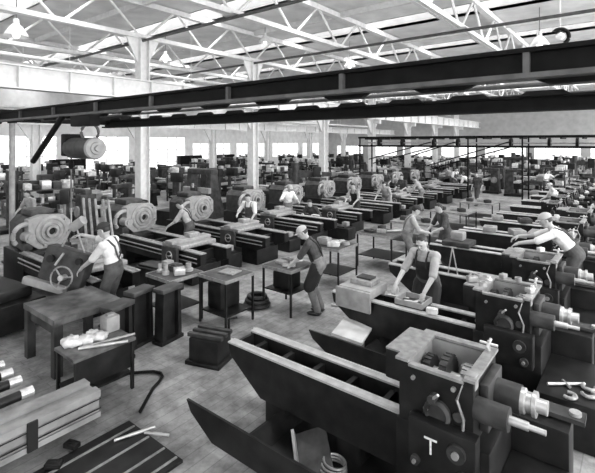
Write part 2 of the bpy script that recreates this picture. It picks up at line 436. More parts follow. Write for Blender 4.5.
# ================================================================== MACHINES
# ---------------- right row: engine lathes under assembly
def make_lathe_right():
    t = thing('engine_lathe', 'x', 'lathe', group=None)
    prof = [(0, .85), (3.0, .85), (3.0, .34), (.55, .34), (.03, .70)]
    m = MB().prism(prof, 'y', 0, .1).prism(prof, 'y', .40, .50)
    for i in range(6): m.bb(.25+.45*i, .31+.45*i, .1, .4, .55, .80)
    m.bb(.02, .06, .08, .42, .70, .84)
    m.bb(.5, 2.9, .09, .41, .34, .40)
    bed = m.build('bed', CAST, t)
    for y0 in (-.015, .395):
        MB().prism([(y0, .85), (y0+.12, .85), (y0+.12, .872), (y0+.085, .872), (y0+.065, .892), (y0+.045, .872), (y0, .872)], 'x', 0, 2.37).build('guideway', WAY, bed)
    m = MB()
    pn = [(-.02, .42), (3.5, .42), (3.5, .1), (.42, .1), (.06, .3)]
    m.prism(pn, 'y', -.64, -.61)
    pf = [(.5, .38), (3.5, .38), (3.5, .1), (.6, .1)]
    m.prism(pf, 'y', .72, .75)
    m.bb(1.0, 3.5, -.61, .72, .1, .13)
    m.prism([(.82, .28), (.85, .28), (1.02, .1), (.99, .1)], 'y', -.61, .72)
    m.build('chip_pan', CAST, t)
    for x in (.6, 1.6): B(x, x+.3, .03, .47, 0, .36, bev=.02).build('leg', CAST, t)
    m = MB().bb(2.32, 3.15, -.06, .72, 0, .86, bev=.03); m.build('cabinet', CAST, t)
    # headstock: open gear box
    m = MB()
    x0, x1, y0, y1, z0, z1 = 2.36, 3.02, -.06, .64, .86, 1.40
    m.bb(x0, x0+.06, y0, y1, z0, z1); m.bb(x1-.06, x1, y0, y1, z0, z1)
    m.bb(x0+.06, x1-.06, y0, y0+.06, z0, z1-.03); m.bb(x0+.06, x1-.06, y1-.06, y1, z0, z1)
    m.bb(x0+.06, x1-.06, y0+.06, y1-.06, z0, z0+.06)
    hs = m.build('headstock', CAST, t)
    m = MB(); w = .075
    zt = z1
    m.bb(x0-.03, x0+w+.02, y0-.02, y1+.02, zt, zt+.025); m.bb(x1-w, x1+.02, y0-.02, y1+.02, zt, zt+.025)
    m.bb(x0+w+.02, x1-w, y1-w, y1+.02, zt, zt+.025); m.bb(x0+w+.02, x1-w, y0-.02, y0+w*.6, zt-.03, zt-.005)
    m.build('rim', STEELD, hs)
    B(x0-.20, x0-.0, y0+.1, y1-.02, 1.12, 1.40, bev=.03).build('nose_cover', CAST, hs)
    B(x0-.19, x0+.03, y0+.1, y1-.03, 1.40, 1.422, bev=.008).build('nose_top', STEELD, hs)
    m = MB().bb(x0+.061, x1-.061, y1-.075, y1-.061, z0+.06, z1-.01).bb(x0+.061, x0+.075, y0+.06, y1-.075, z0+.06, z1-.01).bb(x0+.075, x1-.061, y0+.06, y1-.075, z0+.06, z0+.075)
    m.build('inner_lining', CASTL, hs)  # pale panels put the lit look of the gear box interior into colour
    for yy, zz in ((.06, .95), (.3, .92), (.5, 1.3)): C((x0-.03, yy, zz), (x0, yy, zz), .03, n=10).build('stud', STEELD, hs)
    for xx, zz, rr in ((2.5, 1.28, .018), (2.86, 1.3, .02), (2.5, .95, .03), (2.9, 1.08, .04), (2.62, 1.05, .022)): C((xx, y0-.03, zz), (xx, y0, zz), rr, n=12).build('plug', STEELD if rr < .025 else CASTM, hs)
    MB().tube([(2.94, y0-.03, .92), (2.96, y0-.06, 1.1), (2.9, y0-.05, 1.24), (2.94, y0+.02, 1.38)], .012, 6).build('oil_pipe', STEELD, hs)
    for i, (gx, gr) in enumerate([(2.50, .15), (2.67, .20), (2.86, .16)]):
        m = MB().cyl((gx-.035, .33, 1.17), (gx+.035, .33, 1.17), gr, n=28)
        for k in range(20):
            a = 2*math.pi*k/20; m.box(gx, .33+math.cos(a)*gr, 1.17+math.sin(a)*gr, .07, .022, .03, (a, 0, 0))
        m.build('gear', [CASTM, CASTM, STEELD][i], hs)
    for i, (gx, gr) in enumerate([(2.57, .10), (2.76, .12)]):
        C((gx-.03, .10, 1.2), (gx+.03, .10, 1.2), gr, n=20).build('gear', STEELD, hs)
    MB().rev((2.72, y0, 1.04), (0, -1, 0), [(0, 0), (.12, 0), (.12, .03), (.09, .05), (.08, .02), (0, .02)], 24).build('boss', CASTM, hs)
    for px in (2.585, 2.755):
        MB().prism([(y0+.06, z0+.06), (y1-.075, z0+.06), (y1-.075, 1.24), (.48, 1.24), (.43, 1.12), (.33, 1.06), (.23, 1.12), (.18, 1.22), (y0+.06, 1.22)], 'x', px-.012, px+.012).build('bearing_web', CASTL, hs)
    C((2.3, .33, 1.17), (3.0, .33, 1.17), .06, n=18).build('spindle', STEEL, hs)
    C((2.42, .10, 1.2), (2.98, .10, 1.2), .03, n=12).build('lay_shaft', STEEL, hs)
    # gear end: sleeves and shafts out of the end face
    C((3.02, -.0, 1.17), (3.28, -.0, 1.17), .095, n=24).build('sleeve', CASTM, hs)
    C((3.28, -.0, 1.17), (3.42, -.0, 1.17), .035, n=14).build('drive_shaft', STEEL, hs)
    C((3.40, -.0, 1.17), (3.54, -.0, 1.17), .022, n=14).build('shaft_tip', STEEL, hs)
    C((3.02, .36, 1.17), (3.30, .36, 1.17), .12, n=24).build('sleeve', CASTM, hs)
    MB().rev((3.28, .36, 1.17), (1, 0, 0), [(0, 0), (.105, 0), (.105, .05), (.085, .06), (.085, .1), (.105, .11), (.105, .14), (.06, .14), (.06, .22), (0, .22)], 24).build('spindle_collar', STEEL, hs)
    B(3.02, 3.1, .1, .56, .92, 1.33, bev=.02).build('end_plate', CASTM, hs)
    # front feed box with dials and levers
    fb = B(2.5, 3.08, -.2, -.06, .58, 1.0, bev=.03).build('feed_box', CAST, t)
    for x, z, r in ((2.93, .86, .075), (2.98, .68, .05), (2.58, .66, .04)):
        C((x, -.235, z), (x, -.2, z), r, n=20).build('dial', CASTM, fb)
        C((x, -.26, z), (x, -.235, z), r*.4, n=12).build('hub', STEELD, fb)
    C((2.70, -.08, 1.19), (2.70, -.17, 1.19), .035, n=12).build('lever_boss', CASTM, hs)
    C((2.70, -.15, 1.19), (2.77, -.19, 1.27), .012, n=8).build('lever', STEEL, hs)
    m = MB().cyl((2.98, .56, 1.40), (2.98, .56, 1.52), .014, n=8).cyl((2.90, .56, 1.49), (3.06, .56, 1.49), .014, n=8).cyl((2.98, .49, 1.47), (2.98, .63, 1.51), .014, n=8)
    m.build('star_handle', STEEL, hs)
    B(2.93, 3.03, -.03, .07, 1.31, 1.44, bev=.02).build('valve_block', CASTL, hs)
    # rear motor bracket
    B(3.02, 3.62, .68, .98, .0, .84, bev=.03).build('motor_box', CAST, t)
    br = B(3.0, 3.72, .82, 1.0, .86, .90).build('motor_bracket', CASTM, t)
    C((3.64, .91, .90), (3.64, .91, .93), .05, n=16).build('bolt', STEEL, br)
    B(3.15, 3.75, -.5, .66, .0, .52, bev=.02).build('oil_tank', CAST, t)
    return t
lr = make_lathe_right()
RY = [3.78, 6.14, 8.26, 10.5, 12.7, 14.75, 16.9, 19.0, 21.1, 23.2, 25.3, 27.4]
RIGHT = []
for k, y in enumerate(RY):
    lab = 'unfinished dark lathe with long bed and open headstock, %s from the camera in its row' % ORD[k]
    if k == 0: lab = 'big unfinished lathe closest to the camera with open gear box and chalk T'
    if k == 1: lab = 'unfinished lathe in front of the man in the black apron'
    s = (1, 1, 1) if k < 6 else (.66, .95, .95)
    RIGHT.append(first(USED, lr, loc=(-4.1, y, 0), label=lab, scale=s))
hs0 = [c for c in RIGHT[0].children if c.name.startswith('feed_box')][0]
m = MB().bb(2.655, 2.765, -.206, -.199, .872, .888).bb(2.703, 2.719, -.206, -.199, .752, .873)
m.build('chalk_mark', CHALK, hs0, flat=True)['label'] = 'chalked letter T'
for k, y in enumerate(RY[6:]):
    dup(lr, loc=(-.0, y+.55, 0), rz=180, scale=(.4, .9, .9), label='short lathe set back to back behind the long row, %s from the camera' % ORD[k])

# ---------------- left row: large lathes with ringed headstock faces
def make_lathe_left():
    t = thing('turret_lathe', 'x', 'lathe', group=None)
    L = 3.45
    prof = [(.0, .80), (L, .80), (L, .55), (L-.35, .42), (.0, .42)]
    m = MB().prism(prof, 'y', -.58, -.42).prism(prof, 'y', .22, .38).bb(0, L-.4, -.42, .22, .42, .5)
    for i in range(5): m.bb(.3+.65*i, .38+.65*i, -.42, .22, .5, .74)
    bed = m.build('bed', CAST, t)
    for y0 in (-.6, .21):
        MB().prism([(y0, .80), (y0+.19, .80), (y0+.19, .825), (y0+.13, .825), (y0+.1, .85), (y0+.07, .825), (y0, .825)], 'x', 0, L).build('guideway', STEELD, bed)
    B(-1.05, .25, -.6, .5, 0, .82, bev=.04).build('leg', CAST, t)
    B(2.5, 3.1, -.55, .35, 0, .44, bev=.04).build('leg', CAST, t)
    B(.25, 2.5, -.3, .3, .1, .16).build('drip_tray', CAST, t)
    oc = [(-.16, .8), (.30, .8), (.56, 1.06), (.56, 1.42), (.40, 1.58), (-.10, 1.62), (-.40, 1.54), (-.40, 1.0)]
    hs = MB().prism(oc, 'x', -.26, .0).build('headstock', CASTL, t)
    MB().prism([(-.45, .8), (.45, .8), (.5, 1.4), (.3, 1.56), (-.3, 1.56), (-.45, 1.4)], 'x', -1.05, -.26).build('housing', CASTM, hs)
    MB().rev((0, .10, 1.22), (1, 0, 0), [(.08, 0), (.36, 0), (.36, .03), (.33, .05), (.30, .05), (.28, .03), (.255, .03), (.24, .07), (.19, .07), (.175, .05), (.155, .05), (.145, .12), (.095, .12), (.085, .1), (.085, .02)], 36).build('faceplate', CASTL, hs)
    C((.0, .10, 1.22), (.03, .10, 1.22), .09, n=24).build('spindle_bore', BLACK, hs)  # black disc painted in for the shade inside the bore
    MB().tor((-.06, -.44, 1.18), (1, 0, 0), .27, .055, 24, 8, -10, 220).build('gear_guard', CASTL, hs)
    MB().cyl((-.2, -.40, 1.14), (.12, -.40, 1.14), .12, n=20).cyl((.12, -.40, 1.14), (.16, -.40, 1.14), .07, n=20).build('back_shaft', CASTL, hs)
    B(-.22, -.02, -.52, -.3, .82, 1.0, bev=.03).build('shaft_bracket', CASTM, hs)
    B(-.95, -.3, -.25, .3, 1.55, 1.72, bev=.05).build('gear_cover', CASTM, hs)
    C((-.5, .1, 1.86), (-.5, .1, 2.0), .04, n=10).build('lifting_eye', STEELD, hs)
    for yy, zz in ((-.05, .9), (.48, 1.12), (.42, 1.46)):
        C((.0, yy, zz), (.06, yy, zz), .03, n=10).build('bolt', STEELD, hs)
    m = MB().cyl((0, -.62, .7), (L-.1, -.62, .7), .018, n=8); m.build('feed_screw', STEELD, bed)
    m = MB().cyl((0, -.62, .6), (L-.1, -.62, .6), .014, n=8); m.build('feed_rod', STEELD, bed)
    # carriage
    ca = MB().bb(-.38, .38, -.66, .42, .83, .93, bev=.02).build('saddle', STEELD, t)
    ca.location.x = 2.55
    B(-.15, .15, -.74, .45, .93, 1.01, bev=.015).build('cross_slide', CASTL, ca)
    B(-.12, .12, -.2, .1, 1.01, 1.12, bev=.015).build('tool_post', STEELD, ca)
    B(-.3, .3, -.74, -.66, .45, .86, bev=.02).build('apron', CASTM, ca)
    MB().tor((.1, -.8, .68), (0, 1, 0), .11, .014, 20, 8).cyl((-.01, -.8, .68), (.21, -.8, .68), .01, n=6).cyl((.1, -.82, .68), (.1, -.74, .68), .02, n=8).build('hand_wheel', STEELD, ca)
    return t
ll = make_lathe_left()
LY = [4.5, 7.0, 9.2, 11.75, 14.2, 16.7, 19.2, 21.7, 24.2, 26.8]
LEFT = []
for k, y in enumerate(LY):
    lab = 'dark lathe with pale ringed headstock face, %s from the camera in the far row' % ORD[k]
    o = first(USED, ll, loc=(-11.35, y, 0), label=lab)
    LEFT.append(o)
    if k > 0:
        for c in o.children:
            if c.name.startswith('saddle'): c.location.x = [0, 2.45, 2.1, 1.3, 2.2, 1.2, 2.4, 1.5, 2.0, 1.2][k]

for i, (x, y, l, h) in enumerate([(-9.0, 8.0, 1.1, .42), (-8.9, 10.55, 1.0, .38), (-8.75, 5.9, 1.1, .5), (-8.3, 13.0, .9, .4), (-9.9, 15.5, .8, .45), (-8.5, 18.0, 1.0, .4)]):
    t = thing('slide_casting', 'low dark slide casting on the floor between pale headstock lathes, %s from the camera' % ORD[[1, 2, 0, 3, 4, 5][i]], 'casting', (x, y, 0), [4, -3, 6, 2, -5, 3][i])
    B(-l/2, l/2, -.26, .26, 0, h, bev=.03).build('body', CAST, t)
    B(-l/2+.05, l/2-.2, -.2, .2, h, h+.05, bev=.01).build('slide_face', CASTM, t)
    B(l/2-.35, l/2-.15, -.12, .1, h+.05, h+.2, bev=.03).build('boss', CASTL, t)
# ---------------- background machines
def make_drill():
    t = thing('drill_press', 'x', 'drill press')
    B(-.3, .3, -.4, .4, 0, .12, bev=.02).build('base', CAST, t)
    C((0, .2, .12), (0, .2, 1.9), .09, n=14).build('pillar', CASTM, t)
    B(-.25, .25, -.35, .15, .8, .87, bev=.015).build('worktable', STEEL, t)
    B(-.14, .14, -.35, .35, 1.5, 1.95, bev=.05).build('head', CAST, t)
    C((0, -.25, 1.1), (0, -.25, 1.55), .04, n=10).build('quill', STEELD, t)
    C((0, .35, 1.95), (0, .35, 2.1), .15, n=16).build('pulley', STEELD, t)
    m = MB()
    for a in (0, 120, 240): m.cyl((.14, -.2, 1.65), (.2, -.2+.2*math.cos(R(a)), 1.65+.2*math.sin(R(a))), .012, n=6)
    m.build('feed_lever', STEELD, t)
    return t
def make_radial():
    t = thing('radial_drill', 'x', 'radial drill')
    B(-.5, 1.5, -.45, .45, 0, .18, bev=.03).build('base', CAST, t)
    C((0, 0, .18), (0, 0, 2.3), .2, n=20).build('pillar', CASTM, t)
    MB().prism([(-.25, 1.5), (-.25, 1.95), (1.9, 1.8), (1.9, 1.6)], 'y', -.12, .12).build('arm', CASTM, t)
    B(.9, 1.35, -.3, .25, 1.35, 2.1, bev=.04).build('drill_head', CAST, t)
    C((1.1, -.15, .9), (1.1, -.15, 1.4), .05, n=10).build('spindle', STEELD, t)
    B(.6, 1.3, -.35, .35, .18, .62, bev=.02).build('work_box', CAST, t)
    return t
def make_mill():
    t = thing('milling_machine', 'x', 'milling machine')
    B(-.45, .45, -.5, .5, 0, .15, bev=.03).build('base', CAST, t)
    MB().prism([(-.05, .15), (.5, .15), (.42, 1.5), (0, 1.5)], 'x', -.28, .28).build('body', CASTM, t)
    B(-.12, .12, -.55, .45, 1.5, 1.68, bev=.04).build('overarm', CASTM, t)
    B(-.18, .18, -.45, 0, .45, .85, bev=.03).build('knee', CAST, t)
    B(-.7, .7, -.45, -.12, .86, .98, bev=.01).build('worktable', STEEL, t)
    C((0, -.5, 1.25), (0, 0, 1.25), .035, n=10).build('arbor', STEEL, t)
    C((0, -.3, 1.25), (0, -.25, 1.25), .12, n=18).build('cutter', STEELD, t)
    B(-.06, .06, -.54, -.46, 1.15, 1.52, bev=.01).build('arbor_support', CASTM, t)
    C((.28, .2, .9), (.34, .2, .9), .2, n=20).build('pulley', CASTL, t)
    return t
def make_planer():
    t = thing('planer', 'x', 'planing machine')
    B(-2.2, 2.2, -.45, .45, 0, .6, bev=.03).build('bed', CAST, t)
    B(-1.4, 1.6, -.4, .4, .6, .75, bev=.01).build('worktable', STEELD, t)
    for s in (-1, 1): MB().prism([(-.25, 0), (.75, 0), (.3, 1.3), (.2, 2.0), (-.2, 2.0), (-.25, 1.3)], 'y', s*.62-.12, s*.62+.12).build('upright', CASTM, t)
    B(-.2, .25, -.76, .76, 1.95, 2.2, bev=.06).build('top_beam', CASTM, t)
    B(-.42, -.24, -.8, .8, 1.15, 1.4, bev=.02).build('cross_rail', CASTL, t)
    B(-.58, -.42, -.15, .15, 1.0, 1.5, bev=.02).build('tool_head', CASTM, t)
    return t
def make_locker():
    t = thing('steel_locker', 'x', 'locker')
    B(-.6, .6, -.25, .25, 0, 2.05).build('body', DARKST, t)
    for i in range(3): 
        d = B(-.58+.4*i, -.22+.4*i, -.275, -.25, .1, 2.0).build('door', DARKST, t)
        B(-.27+.4*i, -.25+.4*i, -.29, -.275, 1.0, 1.15).build('handle', STEELD, d)
    return t
def make_rack():
    t = thing('storage_rack', 'x', 'rack')
    for x in (-.9, .9):
        for y in (-.3, .3): B(x-.03, x+.03, y-.03, y+.03, 0, 1.7).build('post', CASTM, t)
    for z in (.25, .7, 1.15, 1.6): B(-.92, .92, -.32, .32, z, z+.04).build('shelf', CASTM, t)
    r2 = random.Random(3)
    for z in (.29, .74, 1.19, 1.64):
        x = -.8
        while x < .7:
            w = r2.uniform(.15, .35); h = r2.uniform(.1, .32)
            B(x, x+w, -.2, .22, z, z+h, bev=.015).build('bin', r2.choice([CAST, CAST, CASTM, CASTL, RAG, STEEL]), t); x += w+.06
    return t
def make_crate():
    t = thing('wooden_crate', 'x', 'crate')
    B(-.5, .5, -.35, .35, .08, .75).build('box', WOODM, t)
    for z in (.12, .4, .66): B(-.52, .52, -.38, -.35, z, z+.1).build('batten', WOODL, t)
    B(-.54, .54, -.39, .39, .75, .80).build('lid', WOODM, t)
    for x in (-.4, .3): B(x, x+.1, -.35, .35, 0, .08).build('runner', WOOD, t)
    return t
def make_smalllathe():
    t = thing('bench_lathe', 'x', 'lathe')
    B(-1.1, 1.2, -.2, .2, .72, .88, bev=.01).build('bed', CASTM, t)
    for x in (-.9, .8): MB().prism([(-.25, 0), (.25, 0), (.16, .72), (-.16, .72)], 'x', x-.12, x+.12).build('leg', CAST, t)
    MB().prism([(-.2, .88), (.2, .88), (.22, 1.2), (.12, 1.34), (-.12, 1.34), (-.22, 1.2)], 'x', -1.1, -.5).build('headstock', CASTL, t)
    C((-.5, 0, 1.1), (-.4, 0, 1.1), .17, n=22).build('chuck', STEELD, t)
    MB().prism([(-.13, .88), (.13, .88), (.09, 1.18), (-.09, 1.18)], 'x', .8, 1.05).build('tailstock', CASTM, t)
    B(.0, .35, -.3, .22, .88, 1.0, bev=.01).build('carriage', STEEL, t)
    C((-.4, 0, 1.1), (.8, 0, 1.1), .06, n=14).build('workpiece', STEEL, t)
    C((.18, -.34, .8), (.18, -.3, .8), .09, n=18).build('hand_wheel', STEELD, t)
    return t
PRO = {'drill': make_drill(), 'radial': make_radial(), 'mill': make_mill(), 'planer': make_planer(), 'rack': make_rack(), 'crate': make_crate(), 'small': make_smalllathe(), 'locker': make_locker()}
LABS = {'drill': 'dark pillar drill press among the crowded machines beyond the columns', 'radial': 'radial arm drill among the crowded machines beyond the columns',
        'mill': 'knee type milling machine in the crowd beyond the columns', 'planer': 'planing machine with two uprights in the crowd beyond the columns',
        'rack': 'steel shelf rack of bins among the distant machines', 'crate': 'wooden crate among the distant machines', 'small': 'small lathe on two legs among the distant machines',
        'locker': 'dark steel locker standing against the window wall'}
GRP = {k: 'distant ' + v for k, v in {'drill': 'drill presses', 'radial': 'radial drills', 'mill': 'milling machines', 'planer': 'planing machines', 'rack': 'storage racks', 'crate': 'crates', 'small': 'small lathes', 'locker': 'lockers'}.items()}
RAD = {'drill': .6, 'radial': 1.3, 'mill': .9, 'planer': 2.0, 'rack': 1.0, 'crate': .7, 'small': 1.2, 'locker': .7}
EXT = {'drill': (-.35, .35, -.45, .5), 'radial': (-.5, 2.0, -.5, .5), 'mill': (-.75, .75, -.6, .55), 'planer': (-2.25, 2.25, -.85, .85), 'rack': (-.95, .95, -.35, .35), 'crate': (-.56, .56, -.42, .42), 'small': (-1.15, 1.25, -.36, .3), 'locker': (-.62, .62, -.3, .27)}
placed = []
def foot(kind, x, y, rz):
    a = R(rz); c, s_ = math.cos(a), math.sin(a); e = EXT[kind]
    P = [(x+u*c-v*s_, y+u*s_+v*c) for u in e[:2] for v in e[2:]]
    return min(p[0] for p in P), max(p[0] for p in P), min(p[1] for p in P), max(p[1] for p in P)
def put(kind, x, y, rz, label=None):
    o = first(USED, PRO[kind], loc=(x, y, 0), rz=rz, label=label or LABS[kind])
    if label:
        if 'group' in o: del o['group']
    else: o['group'] = GRP[kind]
    placed.append(foot(kind, x, y, rz)); return o
for p in PRO.values(): p.location = (0, -60, 0)
# named ones that stand out in the photograph
put('planer', -15.4, 12.6, 95, 'arched planing machine behind the second pale headstock')
put('radial', -14.2, 17.8, 40, 'radial drill beside the second column')
put('drill', -14.0, 6.1, 60, 'pillar drill between the first two pale headstocks, at their backs')
put('rack', -17.5, 7.0, 80, 'shelf rack of bins behind the oil drum')
put('mill', -16.8, 9.6, 20, 'milling machine just past the tallest column')
for i, y in enumerate((8.0, 9.4, 14.8, 16.2, 26.5, 28, 31, 32.5)):
    put('locker', -35.2, y, 90)
for y in CY:
    placed.append((-15.5, -14.9, y-.3, y+.3)); placed.append((-25.7, -25.1, y-.3, y+.3))
for x in (-14.2, -7.4, -4.7): placed.append((x-.15, x+.15, 24.3, 26.3))
for x, y in ((-16.3, 6.0), (-24.0, 13.2), (-8.2, 27.6), (-9.4, 27.0), (-6.8, 24.2), (-4.4, 29.4), (-13.1, 7.9), (-11.6, 23.0)): placed.append((x-.4, x+.4, y-.4, y+.4))
def free(k, x, y, rz):
    f = foot(k, x, y, rz)
    return not any(f[0] < q[1]+.04 and f[1] > q[0]-.04 and f[2] < q[3]+.04 and f[3] > q[2]-.04 for q in placed)
kinds = ['small']*5 + ['drill']*3 + ['mill']*4 + ['radial']*2 + ['rack']*3 + ['crate']*1 + ['planer']*1
n = 0; tries = 0
while n < 250 and tries < 20000:
    tries += 1
    k = rng.choice(kinds)
    zone = rng.random()
    if zone < .62: x, y = rng.uniform(-33.5, -13.6), rng.uniform(2.5, 46)
    else: x, y = rng.uniform(-13.4, -3.5), rng.uniform(29.5, 51)
    if x > -15.5 and y < 29: continue
    d = y*.785 - x*.62; u = (x*.785 + y*.62)/d
    if abs(u) > .74: continue
    rz = rng.choice([0, 90, 180, 270]) + rng.uniform(-4, 4)
    if free(k, x, y, rz): put(k, x, y, rz); n += 1
for k, p in PRO.items():
    if p.name not in USED: p.location = (-30, 40, 0)

# lineshaft stand over the middle of the hall
t = thing('line_shaft_frame', 'dark overhead line shaft frame on posts in the middle of the hall', 'line shaft', (0, 24.5, 0))
X0, X1 = -14.3, 3.0
for z, hh in ((3.62, .12), (3.1, .1)):
    for y in (0, 1.6): B(X0, X1, y-.05, y+.05, z, z+hh).build('rail', DARKST, t)
for x in (-14.2, -7.4, -4.7, .5):
    for y in (0, 1.6): B(x-.035, x+.035, y-.035, y+.035, 0, 3.72).build('post', DARKST, t)
x = X0+.5
while x < X1:
    B(x-.04, x+.04, 0, 1.6, 3.55, 3.65).build('cross_bar', DARKST, t); x += .9
C((X0, .8, 3.35), (X1, .8, 3.35), .04, n=8).build('shaft', STEELD, t)
for x in (-13.2, -11.6, -9.6, -8.2, -5.4, -3.6, -2.4):
    p = C((x-.06, .8, 3.35), (x+.06, .8, 3.35), .26, n=20).build('pulley', DARKST, t)
for k, (xa, za, xb, zb) in enumerate([(-9.6, 3.4, -13.6, 2.3), (-9.3, 3.15, -13.3, 2.05), (-8.2, 3.4, -10.6, 2.6), (-5.4, 3.4, -9.8, 2.0), (-5.1, 3.2, -9.6, 1.8)]):
    MB().tube([(xa, .3, za), (xb, .1, zb)], .035, 5).build('belt', DARKST, t)

# ================================================================== FLOOR FURNITURE
TABLE = mat('scuffed_table_top', .07, .5, var=.6, scale=5, bump=.1)
def make_table(name, label, x0, x1, y0, y1, z, shelf=.35, m1=TABLE, lm=CAST, topm=None, leg=.035, group=None, rim=True):
    t = thing(name, label, 'table', ((x0+x1)/2, (y0+y1)/2, 0), 0, group)
    w, d = (x1-x0)/2, (y1-y0)/2
    B(-w, w, -d, d, z-.04, z).build('tabletop', topm or m1, t)
    for sx in (-1, 1):
        for sy in (-1, 1): B(sx*w-(leg if sx > 0 else 0), sx*w+(leg if sx < 0 else 0), sy*d-(leg if sy > 0 else 0), sy*d+(leg if sy < 0 else 0), 0, z-.04).build('leg', lm, t)
    if shelf: B(-w+leg, w-leg, -d+leg, d-leg, shelf, shelf+.025).build('shelf', lm, t)
    if rim:
        for a in ((-w, w, -d-.012, -d, z-.05, z+.01), (-w, w, d, d+.012, z-.05, z+.01), (-w-.012, -w, -d, d, z-.05, z+.01), (w, w+.012, -d, d, z-.05, z+.01)):
            B(*a).build('edge_strip', STEELD, t)
    return t
def chunk(name, label, cat, x, y, z, sx, sy, sz, m, rz=0, group=None, kind='block'):
    """a small casting or block lying on something"""
    if kind == 'block':
        mb = MB().box(0, 0, sz/2, sx, sy, sz, None, min(sx, sy, sz)*.12).box(0, 0, sz*.98, sx*.5, sy*.5, sz*.25, None, min(sx, sy, sz)*.05)
    elif kind == 'ring':
        mb = MB().rev((0, 0, 0), (0, 0, 1), [(sx*.28, 0), (sx*.5, 0), (sx*.5, sz), (sx*.28, sz), (sx*.28, 0)], 20)
    elif kind == 'cup':
        mb = MB().rev((0, 0, 0), (0, 0, 1), [(0, 0), (sx*.5, 0), (sx*.5, sz*.3), (sx*.3, sz*.4), (sx*.3, sz), (sx*.18, sz), (sx*.18, sz*.5), (0, sz*.5)], 18)
    elif kind == 'rod':
        mb = MB().cyl((-sx/2, 0, sz/2), (sx/2, 0, sz/2), sz/2, n=12).cyl((-sx*.15, 0, sz/2), (sx*.2, 0, sz/2), sz*.62, n=12)
    elif kind == 'plate':
        mb = MB().box(0, 0, sz/2, sx, sy, sz, None, sz*.2).cyl((sx*.2, 0, sz), (sx*.2, 0, sz*1.6), min(sx, sy)*.2, n=14)
    o = mb.build(name, m); o.location = (x, y, z); o.rotation_euler = (0, 0, R(rz)); return tag(o, label, cat, group)

# tables along the aisle
make_table('work_table', 'angle iron work table loaded with small castings, nearest the row of pale headstocks', -7.35, -6.6, 4.67, 5.42, .9, shelf=.3)
for i, (dx, dy, s, h, k) in enumerate([(.15, .2, .12, .16, 'cup'), (.36, .18, .14, .2, 'cup'), (.25, .42, .16, .1, 'ring'), (.55, .35, .2, .12, 'block'), (.5, .6, .18, .15, 'cup'), (.14, .56, .2, .08, 'block')]):
    chunk('turned_part', 'small turned metal part standing on the crowded work table', 'machine part', -7.35+dx, 4.67+dy, .91, s, s, h, [STEEL, CASTL, CASTM][i % 3], 20*i, 'turned parts on the crowded work table', k)
make_table('work_table', 'bare open frame work table with a dark box beneath it', -6.55, -5.8, 5.28, 6.0, .9, shelf=.22)
chunk('dark_box', 'dark square box on the shelf of the bare work table', 'box', -6.3, 5.68, .25, .38, .5, .5, CAST)
chunk('flat_plate', 'flat steel plate lying on the bare work table', 'plate', -6.15, 5.7, .905, .35, .3, .03, STEELD, 10, kind='plate')
make_table('work_table', 'work table with lower shelf that the capped man in the dark shirt leans over', -6.02, -5.27, 6.47, 7.22, .9, shelf=.42)
chunk('gear_casting', 'dark gear box casting on the shelf under the leaning man', 'casting', -5.65, 6.8, .45, .42, .4, .34, CAST)
for i, (dx, dy, k, s, h) in enumerate([(.25, .3, 'block', .22, .06), (.5, .25, 'plate', .26, .03), (.45, .55, 'rod', .3, .035), (.2, .58, 'ring', .14, .05)]):
    chunk('flat_part', 'small flat part being fitted on the leaning man\'s table', 'machine part', -6.02+dx, 6.47+dy, .91, s, s*.7, h, [STEELD, CASTL, STEEL][i % 3], 35*i, 'parts on the leaning man\'s table', k)
make_table('work_table', 'work table piled with pale papers and castings behind the leaning man', -6.2, -5.4, 8.35, 9.2, .92, shelf=.3)
for i, (dx, dy, k, s, h) in enumerate([(.2, .3, 'block', .3, .16), (.5, .25, 'block', .28, .1), (.4, .6, 'plate', .4, .04), (.65, .55, 'ring', .2, .07)]):
    chunk('pale_part', 'pale part lying on the piled table behind the leaning man', 'machine part', -6.2+dx, 8.35+dy, .93, s, s*.7, h, [CASTL, RAG, STEEL, CASTL][i % 4], 25*i, 'parts on the piled table', k)
make_table('work_table', 'wide work table with flat top, beside the piled table', -6.1, -5.05, 10.35, 11.3, .92, shelf=.3)
for i, (dx, dy, k, s, h) in enumerate([(.25, .3, 'plate', .3, .05), (.6, .3, 'block', .25, .1), (.8, .65, 'rod', .4, .05), (.4, .7, 'block', .2, .12)]):
    chunk('rough_part', 'rough part lying on the wide flat work table', 'machine part', -6.1+dx, 10.35+dy, .93, s, s*.7, h, [CASTM, STEELD, STEEL][i % 3], 25*i, 'parts on the wide work table', k)
for i, (x, y) in enumerate([(-6.2, 12.6), (-6.0, 15.4), (-5.9, 18.4)]):
    make_table('work_table', 'big pale topped bench farther up the aisle, %s past the wide work table' % ORD[i], x, x+1.3, y, y+1.2, .9, shelf=.3, topm=STEELD)
    for j in range(3): chunk('bench_part', 'small casting lying on a pale topped bench up the aisle', 'machine part', x+.3+.35*j, y+.4+.2*(j % 2), .91, .25, .2, .12, [CASTM, STEELD, CAST][j], 20*j, 'castings on the benches up the aisle')

